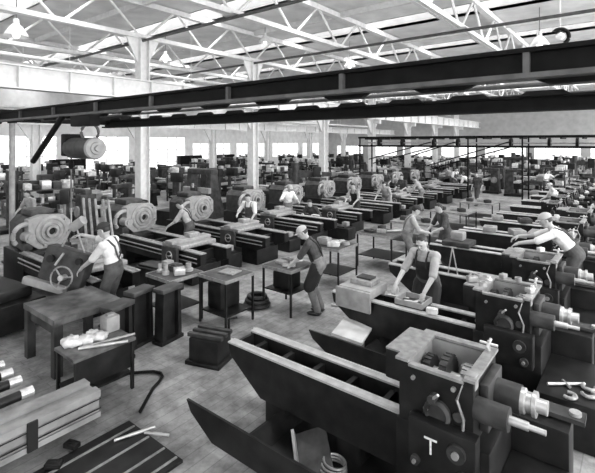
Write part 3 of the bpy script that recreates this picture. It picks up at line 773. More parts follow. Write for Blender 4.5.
# foreground bench at the left and the low stand beside it
t = thing('work_bench', 'heavy dark wooden bench with worn top in front of the hoisted casting', 'bench', (-7.1, 3.22, 0))
B(-.56, .56, -.53, .55, .76, .85, bev=.01).build('benchtop', WOODM, t)
for sx in (-1, 1):
    for sy in (-1, 1): B(sx*.48-.06, sx*.48+.06, sy*.46-.06, sy*.46+.06, 0, .76).build('leg', WOOD, t)
for sy in (-1, 1): B(-.5, .5, sy*.46-.02, sy*.46+.02, .6, .75).build('apron_rail', WOOD, t)
t = thing('low_stand', 'low dark metal stand heaped with white rags in front of the bench', 'stand', (-5.75, 2.9, 0))
B(-.28, .28, -.42, .42, .66, .70, bev=.005).build('stand_top', WOODM, t)
for sx in (-1, 1):
    for sy in (-1, 1): B(sx*.25-.02, sx*.25+.02, sy*.38-.02, sy*.38+.02, 0, .66).build('leg', CAST, t)
B(-.24, .24, -.38, .38, .2, .23).build('shelf', CAST, t)
B(.22, .25, -.38, .38, .3, .66).build('side_panel', CAST, t)
for i, (x, y, s) in enumerate([(-5.93, 2.66, .14), (-5.85, 2.82, .12), (-5.8, 2.98, .11), (-5.95, 2.95, .1)]):
    m = MB().sph((0, 0, 0), (s, s*.9, s*.45), 16)
    r3 = random.Random(i)
    for v in m.bm.verts:
        v.co *= 1 + .35*math.sin(v.co.x*60+i)*math.sin(v.co.y*50+1.3*i) ; v.co.z = max(v.co.z, -.04)
    o = m.build('cotton_rag', RAG); o.location = (x, y, .74); tag(o, 'crumpled white cotton rag on the low stand', 'rag', 'rags on the low stand')
for i, (x, y, a, l) in enumerate([(-5.62, 3.0, 75, .7), (-5.55, 2.9, 60, .6)]):
    chunk('steel_bar', ['long bright steel bar lying across the low stand beside the rags', 'shorter steel bar lying on the edge of the low stand'][i], 'bar', x, y, .705, l, .05, .035, STEEL if i else STEELD, a, kind='rod')
chunk('small_box', 'small pale box on the low stand beside the bars', 'box', -5.95, 3.2, .705, .2, .2, .22, CASTL)

# lathe legs standing on the floor
def make_leg():
    t = thing('leg_casting', 'x', 'casting')
    m = MB().prism([(-.20, 0), (.20, 0), (.17, .85), (-.17, .85)], 'x', -.02, .02)
    m.prism([(-.22, 0), (-.14, 0), (-.13, .9), (-.19, .9)], 'x', -.10, .10).prism([(.22, 0), (.14, 0), (.13, .9), (.19, .9)], 'x', -.10, .10)
    m.build('web', CAST, t)
    B(-.13, .13, -.23, .23, .86, .93, bev=.01).build('top_pad', CASTM, t)
    B(-.12, .12, -.25, .25, 0, .06, bev=.01).build('foot', CAST, t)
    MB().prism([(.205, .25), (.215, .25), (.205, .6), (.195, .6)], 'x', -.03, .03).build('slot', BLACK, t)  # black strip on the face stands in for the slot's shade
    return t
lg = make_leg()
for i, (x, y, rz, lab) in enumerate([(-6.62, 4.08, 12, 'upright dark leg casting standing in the middle of three on the floor'), (-6.35, 4.46, 8, 'upright dark leg casting closest to the crowded table'), (-6.28, 3.5, 15, 'upright dark leg casting beside the heavy wooden bench')]):
    first(USED, lg, loc=(x, y, 0), rz=rz, label=lab)
t = thing('casting_block', 'squat dark ribbed casting standing alone on the open floor', 'casting', (-5.25, 4.45, 0), 18)
B(-.26, .26, -.2, .2, .0, .40, bev=.03).build('body', CAST, t)
for y in (-.14, .0, .14): B(-.3, .3, y-.035, y+.035, .40, .46, bev=.01).build('rib', CASTM, t)
B(-.3, .3, -.24, .24, 0, .06, bev=.01).build('foot', CAST, t)
C((.22, .2, .4), (.22, .2, .6), .02, n=8).build('handle', CAST, t)
C((.22, .2, .6), (.34, .26, .62), .018, n=8).build('crank', CAST, t)
t = thing('coiled_casting', 'low dark coil lying on the floor beside the leaning man\'s table', 'coil', (-6.2, 6.5, 0))
for i, r in enumerate((.24, .21, .17)): MB().tor((0, 0, .06+.08*i), (0, 0, 1), r, .045, 24, 8).build('turn', CAST, t)

# beam across the lower left and bright shaft ends
t = thing('planed_beam', 'long pale planed machine bed lying low in front of the bench', 'beam', (-5.15, .3, 0))
m = MB().prism([(-.2, .19), (.2, .19), (.2, .25), (.16, .24), (.16, .40), (.2, .42), (.2, .50), (.08, .50), (.08, .46), (-.06, .46), (-.06, .50), (-.2, .50)], 'y', -2.4, 2.25)
m.build('body', BEAMM, t)
for y in (-1.5, .9): B(-.26, .26, y-.1, y+.1, 0, .19).build('support_block', WOOD, t)
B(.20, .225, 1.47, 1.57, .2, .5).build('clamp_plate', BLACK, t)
B(.2, .206, -2.4, 2.25, .285, .30).build('groove_line', CAST, t); B(.2, .206, -2.4, 2.25, .395, .405).build('groove_line', CAST, t)
for i, (x, y, z) in enumerate([(-5.92, 2.0, .5), (-5.56, 2.0, .5), (-6.2, 2.0, .5), (-6.5, 2.0, .5)]):
    t = thing('turned_shaft', 'dark turned shaft with bright journal end, %s from the pale beam' % ORD[[1, 0, 2, 3][i]], 'shaft', (x, y-1.08, z))
    C((0, -.9, 0), (0, 1.0, 0), .055, n=16).build('body', CAST, t)
    C((0, 1.0, 0), (0, 1.13, 0), .06, n=16).build('journal', STEEL, t)
    C((0, .55, 0), (0, .65, 0), .10, n=18).build('collar', CASTM, t)
t = thing('shaft_trestle', 'dark trestle holding the turned shafts', 'trestle', (-6.25, .75, 0))
for y in (-.4, .6):
    B(-.5, .85, y-.05, y+.05, .38, .44).build('rail', WOOD, t)
    for x in (-.42, .77): B(x-.05, x+.05, y-.04, y+.04, 0, .38).build('leg', WOOD, t)

# floor plate with grooves and things on the floor
t = thing('floor_plate', 'dark slotted iron floor plate set along the aisle in front of the beam', 'floor plate', (-4.3, .9, 0))
B(-.55, .5, -2.4, 1.95, 0, .03).build('plate', CAST, t)
for x in (-.4, -.1, .2, .42): B(x-.012, x+.012, -2.38, 1.93, .03, .042).build('slot_edge', STEELD, t)
def floor_item(name, lab, cat, mb, m):
    return tag(mb.build(name, m), lab, cat)
floor_item('air_hose', 'dark curved hose lying on the floor beside the low stand', 'hose', MB().tube([(-5.85, 3.42, .03), (-5.72, 3.56, .03), (-5.6, 3.68, .03), (-5.48, 3.72, .03), (-5.38, 3.68, .03), (-5.3, 3.57, .03), (-5.22, 3.42, .03), (-5.1, 3.27, .03), (-5.0, 3.15, .03), (-4.9, 3.03, .03)], .022, 8), DARKST)
for i, (x, y, a, l) in enumerate([(-4.55, 2.75, 70, .45), (-4.35, 2.9, 30, .3)]):
    chunk('scrap_bar', ['thin pale rod on the floor near the hose', 'short pale rod on the floor beside the near chip pan'][i], 'rod', x, y, .035, l, .03, .03, STEEL, a, kind='rod')
for i, (x, y, a) in enumerate([(-4.9, 2.2, 20), (-4.75, 1.95, 40)]):
    chunk('scrap_lump', ['small dark lump of iron on the slotted floor plate', 'second dark lump of iron on the slotted floor plate, nearer the camera'][i], 'scrap iron', x, y, .045, .16, .09, .05, CAST, a)
chunk('long_batten', 'pale batten lying on the floor behind the leaning man\'s feet', 'batten', -4.62, 7.55, 0, .8, .05, .05, WOODL, 8, kind='rod')

# hoisted apron casting and its hand wheel
t = thing('hoisted_apron', 'dark carriage apron with spoked hand wheel hanging on the hoist chain', 'casting', (-8.42, 3.66, .98))
t.rotation_euler = (R(-8), R(14), R(34))
B(-.42, .42, -.14, .18, -.28, .42, bev=.05).build('body', CASTM, t)
B(-.6, .2, -.26, -.1, -.34, -.2, bev=.03).build('lower_rail', CASTL, t)
C((.1, -.14, -.05), (.1, -.3, -.05), .05, n=14).build('hub', STEEL, t)
m = MB().tor((.1, -.26, -.05), (0, 1, 0), .20, .016, 28, 8)
for a in (0, 120, 240): m.cyl((.1, -.26, -.05), (.1+.20*math.cos(R(a+20)), -.26, -.05+.20*math.sin(R(a+20))), .015, n=8)
m.build('hand_wheel', STEELD, t)
for x, z, r in ((-.25, .2, .07), (.28, .28, .06)): C((x, -.14, z), (x, -.2, z), r, n=16).build('boss', CAST, t)
C((-.12, -.2, .12), (-.02, -.22, .36), .02, n=8).build('lever', STEEL, t)
MB().tube([(-.2, .0, .42), (-.15, 0, .75), (-.12, 0, .9)], .018, 6).build('sling', STEELD, t)
MB().tube([(.25, .0, .42), (.0, 0, .75), (-.12, 0, .9)], .018, 6).build('sling', STEELD, t)
C((-.12, 0, .8), (.06, -.05, 1.0), .09, n=18).build('sling_drum', CASTL, t)

# dark castings and clutter at the left edge
t = thing('bed_casting', 'dark rough bed casting on the floor behind the heavy wooden bench', 'casting', (-9.3, 2.9, 0), 8)
B(-.9, .7, -.4, .45, .05, .55, bev=.05).build('body', CAST, t)
B(-.7, .5, -.3, .3, .55, .75, bev=.05).build('upper_rail', CAST, t)
C((.4, -.42, .35), (.4, -.35, .35), .12, n=18).build('boss', CASTM, t)
for i, (x, y, rz, sx) in enumerate([(-11.1, 2.75, 4, 1.1), (-13.0, 3.2, 5, 1.6), (-12.9, 5.2, 10, .9)]):
    t = thing('rough_casting', ['rough dark casting beside the post, low on the floor', 'long pale topped casting near the thin post', 'grey casting behind the first pale headstock'][i], 'casting', (x, y, 0), rz)
    B(-sx/2, sx/2, -.35, .35, .0, .6, bev=.05).build('body', [CAST, CASTM, CASTM][i], t)
    B(-sx/2+.1, sx/2-.1, -.3, .3, .6, .66, bev=.01).build('top_face', [CAST, STEELD, CASTL][i], t)
    C((-sx/4, -.2, .66), (-sx/4, -.2, .85), .09, n=16).build('boss', CASTL, t)
t = thing('thin_post', 'thin grey post standing near the first pale headstock', 'post', (-13.9, 4.6, 0))
C((0, 0, 0), (0, 0, 3.95), .075, n=14).build('pipe', CASTL, t)
B(-.2, .2, -.2, .2, 0, .06).build('foot_plate', GREYST, t)
B(-.09, .09, -.09, .09, 3.93, 3.98).build('cap', GREYST, t)
t = thing('oil_drum', 'dark ribbed oil drum behind the man in white shirt and braces', 'drum', (-13.1, 7.9, 0))
MB().rev((0, 0, 0), (0, 0, 1), [(0, 0), (.40, 0), (.40, .42), (.42, .44), (.42, .48), (.40, .5), (.40, .92), (.42, .94), (.42, .98), (.40, 1.0), (.40, 1.38), (.42, 1.4), (.42, 1.45), (.39, 1.45), (.39, 1.42), (0, 1.42)], 28).build('shell', CAST, t)
for i, dx in enumerate((0, .22, .44, .72, .9)):
    o = C((-12.75+dx, 6.05+dx*.3, 1.75), (-10.9+dx, 5.32+dx*.3, .03), .035, n=8).build('leaning_bar', STEELD if i % 2 else CASTL)
    tag(o, 'pale bar sloping down between the oil drum and the first lathe', 'bar', 'sloping bars by the oil drum')

# items on the right-hand lathes
def on_lathe(k, x, y, z): return (-4.1+x, RY[k]+y, z)
t = thing('saddle_casting', 'pale saddle casting sitting on the end of the second lathe bed', 'casting', on_lathe(1, .48, .22, .872))
B(-.3, .28, -.28, .32, .02, .16, bev=.015).build('body', CASTL, t)
B(-.2, .2, -.1, .22, .16, .24, bev=.015).build('slide', STEELD, t)
B(-.12, .14, -.02, .18, .24, .27).build('top_plate', CASTM, t)
B(-.34, .30, -.33, -.28, -.18, .14, bev=.01).build('front_lip', CASTL, t)
t = thing('open_tool_box', 'low dark tray of tools on the second lathe bed by the aproned man', 'tray', on_lathe(1, 1.35, .24, .89))
B(-.22, .22, -.2, .2, 0, .02).build('bottom', CASTM, t)
for a in ((-.22, .22, -.2, -.18), (-.22, .22, .18, .2), (-.22, -.2, -.18, .18), (.2, .22, -.18, .18)): B(*a, .02, .1).build('side', CASTL, t)
chunk('white_block', 'small white block on the second lathe beside the tool tray', 'block', *on_lathe(1, 1.72, .05, .893), .16, .1, .08, RAG, 10)
for i, (x, y, a, l) in enumerate([(1.28, .2, 20, .3), (1.4, .3, 60, .26), (1.05, .35, 10, .34)]):
    chunk('scraper', ['hand scraper in the tool tray, set across it', 'short scraper at the back of the tool tray', 'long scraper lying on the lathe bed beside the tray'][i], 'tool', *on_lathe(1, x, y, .915 if i < 2 else .893), l, .03, .03, STEEL, a, kind='rod')
t = thing('clamp_stand', 'thin two legged gauge stand behind the aproned man', 'gauge stand', on_lathe(2, 1.3, .05, .89))
C((-.08, 0, 0), (0, 0, .5), .012, n=6).build('leg', STEEL, t); C((.1, 0, 0), (0, 0, .5), .012, n=6).build('leg', STEEL, t)
C((-.05, 0, .5), (.08, 0, .5), .012, n=6).build('arm', STEEL, t)
t = thing('pale_casting', 'pale saddle casting on the third lathe bed behind the aproned man', 'casting', on_lathe(3, .65, .22, .872))
B(-.32, .32, -.3, .3, .02, .14, bev=.02).build('body', CASTM, t); B(-.18, .12, -.1, .2, .14, .34, bev=.04).build('slide', CASTL, t)
t = thing('leaning_board', 'white board laid across the near end of the second chip pan', 'board', on_lathe(1, .55, -.33, .44))
t.rotation_euler = (0, R(8), R(14))
B(-.2, .28, -.3, .34, 0, .04).build('plank', WOODL, t)
t = thing('leaning_plate', 'grey iron plate leaning in the near chip pan', 'plate', on_lathe(0, 1.55, -.3, .16))
t.rotation_euler = (R(20), R(-16), R(40))
B(-.16, .2, -.3, .36, .0, .035).build('plate', CASTM, t); B(-.16, -.13, -.3, .36, .035, .12).build('flange', CASTL, t)
t = thing('coil_of_wire', 'coil of bright wire in the near chip pan', 'coil', on_lathe(0, 1.72, -.2, .15))
for i in range(3): MB().tor((0, .015*i, .02+.025*i), (.05*i, .1, 1), .13-.01*i, .012, 24, 6).build('turn', STEELD, t)
# loose tools at the gear end of the second lathe
tz = .525
t = thing('tee_wrench', 'bright T handled wrench on the dark tank at the second lathe\'s end', 'wrench', (-.68, 5.98, tz+.02), 38)
C((-.22, 0, 0), (.22, 0, 0), .018, n=10).build('shank', STEEL, t); C((.0, -.07, 0), (.0, .07, 0), .018, n=10).build('socket', STEELD, t)
for i, (x, y) in enumerate([(-.46, 6.05), (-.45, 5.88), (-.62, 5.72)]):
    t = thing('shackle', ['iron shackle farthest back on the dark tank', 'middle iron shackle on the dark tank beside the wrench', 'iron shackle at the front corner of the dark tank'][i], 'shackle', (x, y, tz+.025), 40*i)
    MB().tor((0, 0, 0), (0, 0, 1), .065, .02, 16, 8, -30, 210).build('bow', STEELD, t)
    C((-.07, -.04, 0), (.07, -.04, 0), .014, n=8).build('pin', STEELD, t)
# clutter of bright bits on the second headstock
bits = [(2.42, .1, .10, 'ring'), (2.41, .42, .09, 'cup'), (2.55, .63, .11, 'block'), (2.75, .62, .09, 'ring'), (2.97, .2, .10, 'block'), (2.97, .38, .08, 'cup'), (2.24, .2, .14, 'plate'), (2.25, .45, .10, 'ring')]
for i, (x, y, sz, k) in enumerate(bits):
    chunk('loose_fitting', 'small bright fitting lying on the rim of the second open headstock', 'fitting', *on_lathe(1, x, y, 1.426), sz, sz*.7, sz*.6, [STEEL, RAG, STEELD, CASTL][i % 4], 37*i, 'fittings on the second headstock', k)
for i, (k, x, y, l, a) in enumerate([(2, 2.4, .3, .14, 10), (2, 2.7, .6, .12, 60), (3, 2.5, .6, .12, 30), (3, 2.97, .3, .1, 80), (4, 2.4, .4, .12, 5), (5, 2.7, .6, .12, 50)]):
    chunk('loose_fitting', 'bright fitting lying on the rim of an open headstock farther up the row', 'fitting', *on_lathe(k, x, y, 1.426), l, .08, .07, [STEEL, RAG, STEELD][i % 3], a, 'fittings on the headstocks up the row', 'block')
for i, (k, x, y) in enumerate([(2, .7, .2), (4, .8, .22), (5, .5, .22), (5, 1.3, .2), (4, 1.5, .2)]):
    chunk('bed_casting', 'dull casting lying across the bed of a lathe farther up the row', 'casting', *on_lathe(k, x, y, .893), .34, .42, .14, [CASTM, CASTL, STEELD][i % 3], 8*i, 'castings on the lathe beds up the row')

# ================================================================== PEOPLE
def remesh(mb, voxel, name, m, parent, cut=None, smooth=2):
    me = bpy.data.meshes.new('tmp'); mb.bm.to_mesh(me); mb.bm.free()
    o = bpy.data.objects.new('tmp', me); COL.objects.link(o)
    r = o.modifiers.new('r', 'REMESH'); r.mode = 'VOXEL'; r.voxel_size = voxel; r.use_smooth_shade = True
    if smooth:
        s = o.modifiers.new('s', 'SMOOTH'); s.iterations = smooth; s.factor = .5
    dg = bpy.context.evaluated_depsgraph_get(); ev = o.evaluated_get(dg)
    nm = bpy.data.meshes.new_from_object(ev)
    bpy.data.objects.remove(o); bpy.data.meshes.remove(me)
    if cut:
        bm = bmesh.new(); bm.from_mesh(nm)
        bmesh.ops.delete(bm, geom=[v for v in bm.verts if cut(v.co)], context='VERTS'); bm.to_mesh(nm); bm.free()
    nm.materials.clear(); nm.materials.append(m); nm.name = name
    for p in nm.polygons: p.use_smooth = True
    x = bpy.data.objects.new(name, nm); COL.objects.link(x); x.parent = parent
    return x
def ik(a, b, l1, l2, hint):
    a, b = Vector(a), Vector(b); d = b-a; L = d.length
    if L > (l1+l2)*.985: b = a + d.normalized()*(l1+l2)*.985; d = b-a; L = d.length
    x = (l1*l1 - l2*l2 + L*L)/(2*L); h = math.sqrt(max(0, l1*l1-x*x)); dn = d.normalized()
    hv = Vector(hint); hv = (hv - dn*hv.dot(dn)).normalized()
    return a + dn*x + hv*h, b
def person(label, loc, rz, lean=10, hipz=.93, hl=(-.2, .4, 1.0), hr=(.2, .4, 1.0), fl=(-.1, .02), fr=(.1, -.02), head=(0, 15), shirt=SHIRTW, trousers=DENIM, apron=None, cap=None, sleeve='elbow', braces=False, bib=False, skin=SKIN, vox=.014, scale=1.06, group=None, side=0):
    t = thing('person', label, 'person', loc, rz, group); t.scale = (scale,)*3
    P = Vector((0, 0, hipz)); rot = Euler((R(-lean), R(side), 0)).to_matrix()
    up = rot @ Vector((0, 0, 1)); fw = rot @ Vector((0, 1, 0)); rt = rot @ Vector((1, 0, 0))
    neck = P + up*.50
    hrot = Euler((R(-lean*.5 - head[1]), 0, R(head[0]))).to_matrix()
    hc = neck + hrot @ Vector((0, .025, .165))
    sh = {s: P + up*.445 + rt*(s*.175) for s in (-1, 1)}
    wr = {}; el = {}
    for s, hnd in ((-1, hl), (1, hr)):
        el[s], wr[s] = ik(sh[s], hnd, .30, .27, (s*.7, -.35, -.8))
    hip = {s: P + Vector((s*.09, 0, -.03)) for s in (-1, 1)}
    ft = {-1: Vector((fl[0], fl[1], .075)), 1: Vector((fr[0], fr[1], .075))}; kn = {}
    for s in (-1, 1): kn[s], ft[s] = ik(hip[s], ft[s], .44, .43, (s*.1, 1, 0))
    def torso(mb, e):
        mb.sph(P+up*.0, (.165+e, .115+e, .12+e), 16, rot); mb.sph(P+up*.16, (.15+e, .105+e, .17+e), 16, rot); mb.sph(P+up*.33, (.17+e, .115+e, .17+e), 16, rot)
        mb.cap(sh[-1], .062+e, sh[1], .062+e)
        mb.cap(P+up*.38, .1+e, P+up*.46, .075+e)
    def legs(mb, e, foot=True):
        for s in (-1, 1):
            mb.cap(hip[s], .088+e, kn[s], .06+e); mb.cap(kn[s], .06+e, ft[s], .042+e)
            if foot: mb.sph(ft[s]+Vector((0, .06, -.035)), (.045, .12, .04), 12)
    body = MB(); torso(body, 0); legs(body, 0)
    body.cap(P+up*.44, .058, hc+hrot @ Vector((0, -.01, -.05)), .05)
    body.sph(hc, (.076, .096, .112), 18, hrot)
    body.sph(hc+hrot @ Vector((0, .035, -.06)), (.054, .058, .062), 14, hrot)
    body.sph(hc+hrot @ Vector((0, .1, -.012)), (.013, .02, .026), 8, hrot)
    body.sph(hc+hrot @ Vector((0, .086, .03)), (.05, .012, .012), 8, hrot)
    body.sph(hc+hrot @ Vector((0, .09, -.055)), (.024, .012, .01), 8, hrot)
    for s in (-1, 1): body.sph(hc+hrot @ Vector((s*.078, -.005, -.005)), (.012, .02, .032), 8, hrot)
    near = vox < .01
    for s in (-1, 1):
        body.cap(sh[s], .052, el[s], .042); body.cap(el[s], .042, wr[s], .028)
        d = (wr[s]-el[s]).normalized(); dn = (d + Vector((0, 0, -.35))).normalized()
        sd = dn.cross(Vector((0, 0, 1))); sd = sd.normalized() if sd.length > .1 else Vector((1, 0, 0)); nrm = sd.cross(dn)
        pm = wr[s] + dn*.05
        mr = Matrix((sd, dn, nrm)).transposed()
        body.sph(pm, (.042, .055, .019), 12, mr)
        body.cap(wr[s], .026, pm, .026)
        if near:
            for j, ln in enumerate((.068, .078, .072, .056)):
                k0 = pm + sd*(-.03+.02*j) + dn*.045; k1 = k0 + dn*ln*.55 - nrm*.012; k2 = k1 + dn*ln*.32 - nrm*.032
                body.cap(k0, .0095, k1, .0085, 8); body.cap(k1, .0085, k2, .007, 8)
            k0 = pm - sd*s*.035 - dn*.02; k1 = k0 - sd*s*.028 + dn*.03 - nrm*.01; k2 = k1 + dn*.03 - nrm*.015
            body.cap(k0, .012, k1, .010, 8); body.cap(k1, .010, k2, .008, 8)
        else: body.cap(pm, .03, pm+dn*.06-nrm*.03, .018, 8)
    remesh(body, vox*.6 if near else vox, 'body', skin, t, smooth=2)
    cl = MB(); torso(cl, .013)
    cl.cap(P+up*.42, .062, P+up*.5, .06)
    for s in (-1, 1):
        if sleeve == 'elbow': cl.cap(sh[s], .068, el[s].lerp(sh[s], .05), .06)
        elif sleeve == 'rolled': cl.cap(sh[s], .068, el[s], .06); cl.cap(el[s], .058, el[s].lerp(wr[s], .45), .05)
        else: cl.cap(sh[s], .068, el[s], .06); cl.cap(el[s], .058, wr[s].lerp(el[s], .12), .042)
    remesh(cl, vox, 'shirt', shirt, t)
    cl = MB()
    for q, e in ((.0, .022), (.06, .02)): cl.sph(P+up*q, (.165+e, .115+e, .12+e), 16, rot)
    for s in (-1, 1): cl.cap(hip[s], .108, kn[s], .082); cl.cap(kn[s], .082, ft[s]+Vector((0, 0, .03)), .068)
    remesh(cl, vox, 'trousers', trousers, t)
    for s in (-1, 1):
        m = MB().sph(ft[s]+Vector((0, .06, -.035)), (.052, .14, .042), 12).cap(ft[s]+Vector((0, 0, -.01)), .055, ft[s]+Vector((0, 0, .03)), .055, 10)
        for v in m.bm.verts: v.co.z = max(v.co.z, 0.001)
        m.build('shoe', LEATHER, t)
    inv = rot.transposed()
    if apron or bib:
        m_ = apron or trousers
        cl = MB(); torso(cl, .03)
        if apron:
            for s in (-1, 1): cl.cap(hip[s]+fw*.03, .13, kn[s]+Vector((0, .02, .05)), .12)
            cl.cap(P+up*-.05+fw*.03, .12, (kn[-1]+kn[1])/2+Vector((0, .02, .05)), .11)
        top = .40
        wx = .13 if bib else .19
        def cut(c):
            q = inv @ (Vector(c) - P)
            return q.y < .02 or q.z > top or (q.z > .2 and abs(q.x) > wx)
        remesh(cl, max(vox, .012), 'apron' if apron else 'bib', m_, t, cut)
    if braces or bib or apron:
        for s in (-1, 1):
            pts = []
            for q in ((.09, -.115, .10), (.10, -.135, .25), (.10, -.125, .38), (.10, -.06, .50), (.09, .04, .505), (.085, .115, .42), (.08, .142, .30)):
                pts.append(P + rot @ Vector((s*q[0]*(1 if q[1] > -.1 else (-.4 if q[2] < .2 else .6)), q[1], q[2])))
            MB().tube(pts, .016, 6).build('strap', apron or trousers, t)
    if cap:
        m = MB().sph(hc+hrot @ Vector((0, -.008, .05)), (.092, .112, .085), 16, hrot)
        for v in list(m.bm.verts):
            q = hrot.transposed() @ (v.co - hc)
            if q.z < .035: q.z = .035; v.co = hc + hrot @ q
        m.build('cap', cap, t)
        MB().sph(hc+hrot @ Vector((0, .095, .04)), (.07, .06, .010), 14, hrot).build('cap_brim', cap, t)
    m = MB().sph(hc+hrot @ Vector((0, -.014, .018)), (.083, .098, .108), 18, hrot)
    rm = []
    for v in m.bm.verts:
        q = hrot.transposed() @ (v.co - hc)
        if (q.y > .045 and q.z < .06) or q.z < -.05 or (abs(q.x) > .05 and q.y > .015 and q.z < .02): rm.append(v)
    bmesh.ops.delete(m.bm, geom=rm, context='VERTS')
    m.build('hair', HAIR, t)
    if near:
        for s in (-1, 1): MB().sph(hc+hrot @ Vector((s*.031, .088, .012)), (.012, .007, .006), 8, hrot).build('eye', EYE, t)
    return t

person('man in white shirt and dark braces reaching up to the hoist sling', (-7.62, 4.18, 0), 122, lean=10, hl=(-.10, .60, .86), hr=(.10, .75, 1.47), head=(5, 12), shirt=SHIRTW, trousers=DENIM, cap=CAPD, braces=True, sleeve='elbow', vox=.009, scale=1.13, side=-3)
person('capped man in dark shirt leaning over the work table in the aisle', (-4.98, 7.0, 0), 118, lean=24, hl=(-.1, .55, .88), hr=(.12, .52, .9), head=(15, 22), shirt=SHIRTD, trousers=DENIML, apron=APRON, cap=CAPL, vox=.009, scale=1.06)
person('man in black apron and pale shirt working at the second lathe', (-2.78, 7.07, 0), 172, lean=14, hl=(-.2, .52, .86), hr=(.26, .54, .88), head=(8, 20), shirt=SHIRTG, trousers=DENIM, apron=APRON, vox=.009, scale=1.13, sleeve='elbow')
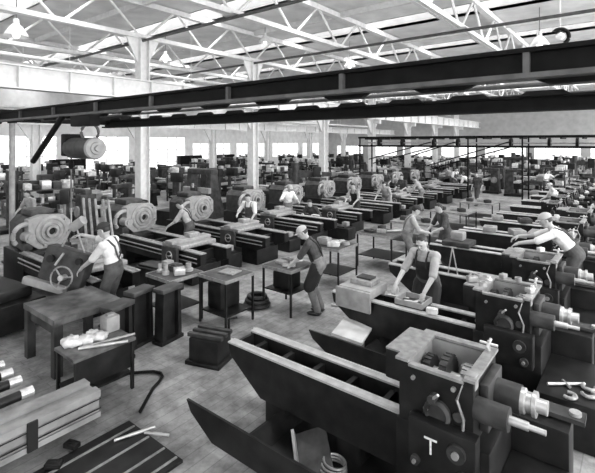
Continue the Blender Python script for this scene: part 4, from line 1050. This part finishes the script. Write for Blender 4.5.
# low platform under the man at the gear end
t = thing('duckboard', 'low wooden platform under the stretching man', 'platform', (-.93, 9.5, 0))
for i in range(4): B(-.45, .45, -.3+.165*i, -.16+.165*i, .22, .26).build('board', WOOD, t)
for x in (-.35, .35): B(x-.04, x+.04, -.3, .33, 0, .22).build('bearer', WOOD, t)
person('man in white shirt and pale cap stretching both arms over a headstock', (-.93, 9.52, .26), 98, lean=42, hl=(-.22, .95, 1.0), hr=(.05, 1.02, 1.06), head=(10, 4), shirt=SHIRTW, trousers=DENIM, cap=CAPL, braces=True, sleeve='elbow', vox=.009, scale=1.14)
far = [
 ('man in dark overalls bending at the second pale headstock', (-10.15, 7.85, 0), 125, dict(lean=22, hl=(-.2, .55, .95), hr=(.15, .5, 1.0), shirt=SHIRTG, trousers=DENIM, bib=True, cap=CAPD)),
 ('man with pale sleeves working over a lathe carriage near the third headstock', (-9.9, 10.1, 0), 200, dict(lean=18, hl=(-.25, .5, .95), hr=(.25, .45, 1.05), shirt=SHIRTW, trousers=DENIM, bib=True)),
 ('man in white shirt standing at the fourth pale headstock', (-10.6, 12.8, 0), 250, dict(lean=10, hl=(-.2, .45, 1.1), hr=(.3, .4, 1.2), shirt=SHIRTW, trousers=DENIML, cap=CAPL)),
 ('crouching man in dark shirt beside the fourth lathe bed', (-9.3, 12.75, 0), 190, dict(lean=30, hipz=.6, hl=(-.2, .45, .8), hr=(.2, .45, .8), shirt=SHIRTD, trousers=DENIM)),
 ('man in dark apron standing at the fifth lathe bed', (-9.0, 15.2, 0), 180, dict(lean=15, hl=(-.2, .45, .95), hr=(.2, .45, .95), shirt=SHIRTG, trousers=DENIM, apron=APRON)),
 ('broad man in grey shirt bent over the sixth lathe', (-8.9, 17.7, 0), 190, dict(lean=35, hl=(-.35, .5, .8), hr=(.35, .5, .8), shirt=SHIRTG, trousers=DENIML)),
 ('man in dark clothes standing past the third column', (-9.3, 20.3, 0), 170, dict(lean=5, hl=(-.2, .35, 1.0), hr=(.2, .35, 1.0), shirt=SHIRTD, trousers=DENIM)),
 ('man leaning sideways by the seventh lathe with pale arm', (-8.4, 20.5, 0), 100, dict(lean=30, hl=(-.2, .55, .8), hr=(.2, .5, .9), shirt=SHIRTG, trousers=DENIML)),
 ('man with his back turned in pale work trousers in the middle aisle', (-4.75, 10.6, 0), -60, dict(lean=16, hl=(-.15, .45, 1.0), hr=(.2, .5, 1.05), shirt=SHIRTG, trousers=DENIML, bib=True, cap=CAPD)),
 ('dark clad man with bare forearms facing the man in pale trousers', (-4.1, 11.65, 0), 140, dict(lean=14, hl=(-.2, .45, 1.0), hr=(.25, .4, .9), shirt=SHIRTD, trousers=DENIM)),
 ('man in white shirt bent double over a machine far up the aisle', (-8.2, 27.6, 0), 100, dict(lean=60, hl=(-.2, .6, .6), hr=(.2, .6, .6), shirt=SHIRTW, trousers=DENIM)),
 ('man in white shirt and dark bib standing near the bent man far up the aisle', (-9.4, 28.2, 0), 240, dict(lean=15, hl=(-.2, .45, 1.0), hr=(.25, .45, 1.0), shirt=SHIRTW, trousers=DENIM, bib=True)),
 ('man in dark overalls walking far up the aisle', (-6.8, 24.2, 0), 160, dict(lean=3, fl=(-.1, .22), fr=(.1, -.2), hl=(-.25, .1, .85), hr=(.25, .15, .85), shirt=SHIRTD, trousers=DENIM)),
 ('man in pale cap among the back row lathes', (-2.6, 20.2, 0), 120, dict(lean=20, hl=(-.2, .5, 1.0), hr=(.2, .5, 1.0), shirt=SHIRTW, trousers=DENIM, cap=CAPL)),
 ('man in light shirt stretching an arm near the back wall', (-4.4, 29.4, 0), 250, dict(lean=10, hl=(-.3, .5, 1.4), hr=(.3, .45, 1.2), shirt=SHIRTW, trousers=DENIM)),
 ('man in dark shirt standing between distant lathes by the line shaft', (-11.6, 23.0, 0), 200, dict(lean=8, hl=(-.2, .4, 1.0), hr=(.2, .4, 1.0), shirt=SHIRTD, trousers=DENIML, cap=CAPL)),
 ('man in white shirt at the machines just past the drum', (-16.3, 6.0, 0), 200, dict(lean=12, hl=(-.2, .4, 1.0), hr=(.2, .4, 1.0), shirt=SHIRTG, trousers=DENIM)),
 ('man in grey shirt at the tall lockers by the bright opening', (-24.0, 13.2, 0), 90, dict(lean=6, hl=(-.2, .4, 1.0), hr=(.2, .4, 1.0), shirt=SHIRTG, trousers=DENIM)),
]
for lab, loc, rz, kw in far:
    person(lab, loc, rz, vox=.016, scale=1.05, **kw)

# ================================================================== LIGHT
w = bpy.data.worlds.new('World'); sc.world = w; w.use_nodes = True
bg = w.node_tree.nodes['Background']; bg.inputs[0].default_value = (1, 1, 1, 1); bg.inputs[1].default_value = 3.5
def area(name, loc, rot, sx, sy, power):
    l = bpy.data.lights.new(name, 'AREA'); l.shape = 'RECTANGLE'; l.size = sx; l.size_y = sy; l.energy = power
    o = bpy.data.objects.new(name, l); COL.objects.link(o); o.location = loc; o.rotation_euler = rot; return o
for my in MON: area('skylight', ((XL+XR)/2, my, ZR+1.95), (0, 0, 0), XR-XL-1, MW-.1, 3900)
area('daylight_right', (XR-.2, (YF+YB)/2, 4.6), (0, R(90), 0), 6.5, YB-YF-2, 13000)
area('daylight_front', ((XL+XR)/2, YF+.2, 4.6), (R(90), 0, 0), XR-XL-2, 6.5, 500)  # added fill behind the camera, spread along the unseen front wall

vs = sc.view_settings; vs.view_transform = 'Standard'; vs.look = 'None'; vs.exposure = -0.75; vs.gamma = 1.0; vs.use_curve_mapping = False
sc.cycles.use_denoising = True
sc.cycles.max_bounces = 8; sc.cycles.diffuse_bounces = 5; sc.cycles.glossy_bounces = 3; sc.cycles.transparent_max_bounces = 8
sc.cycles.sample_clamp_indirect = 6
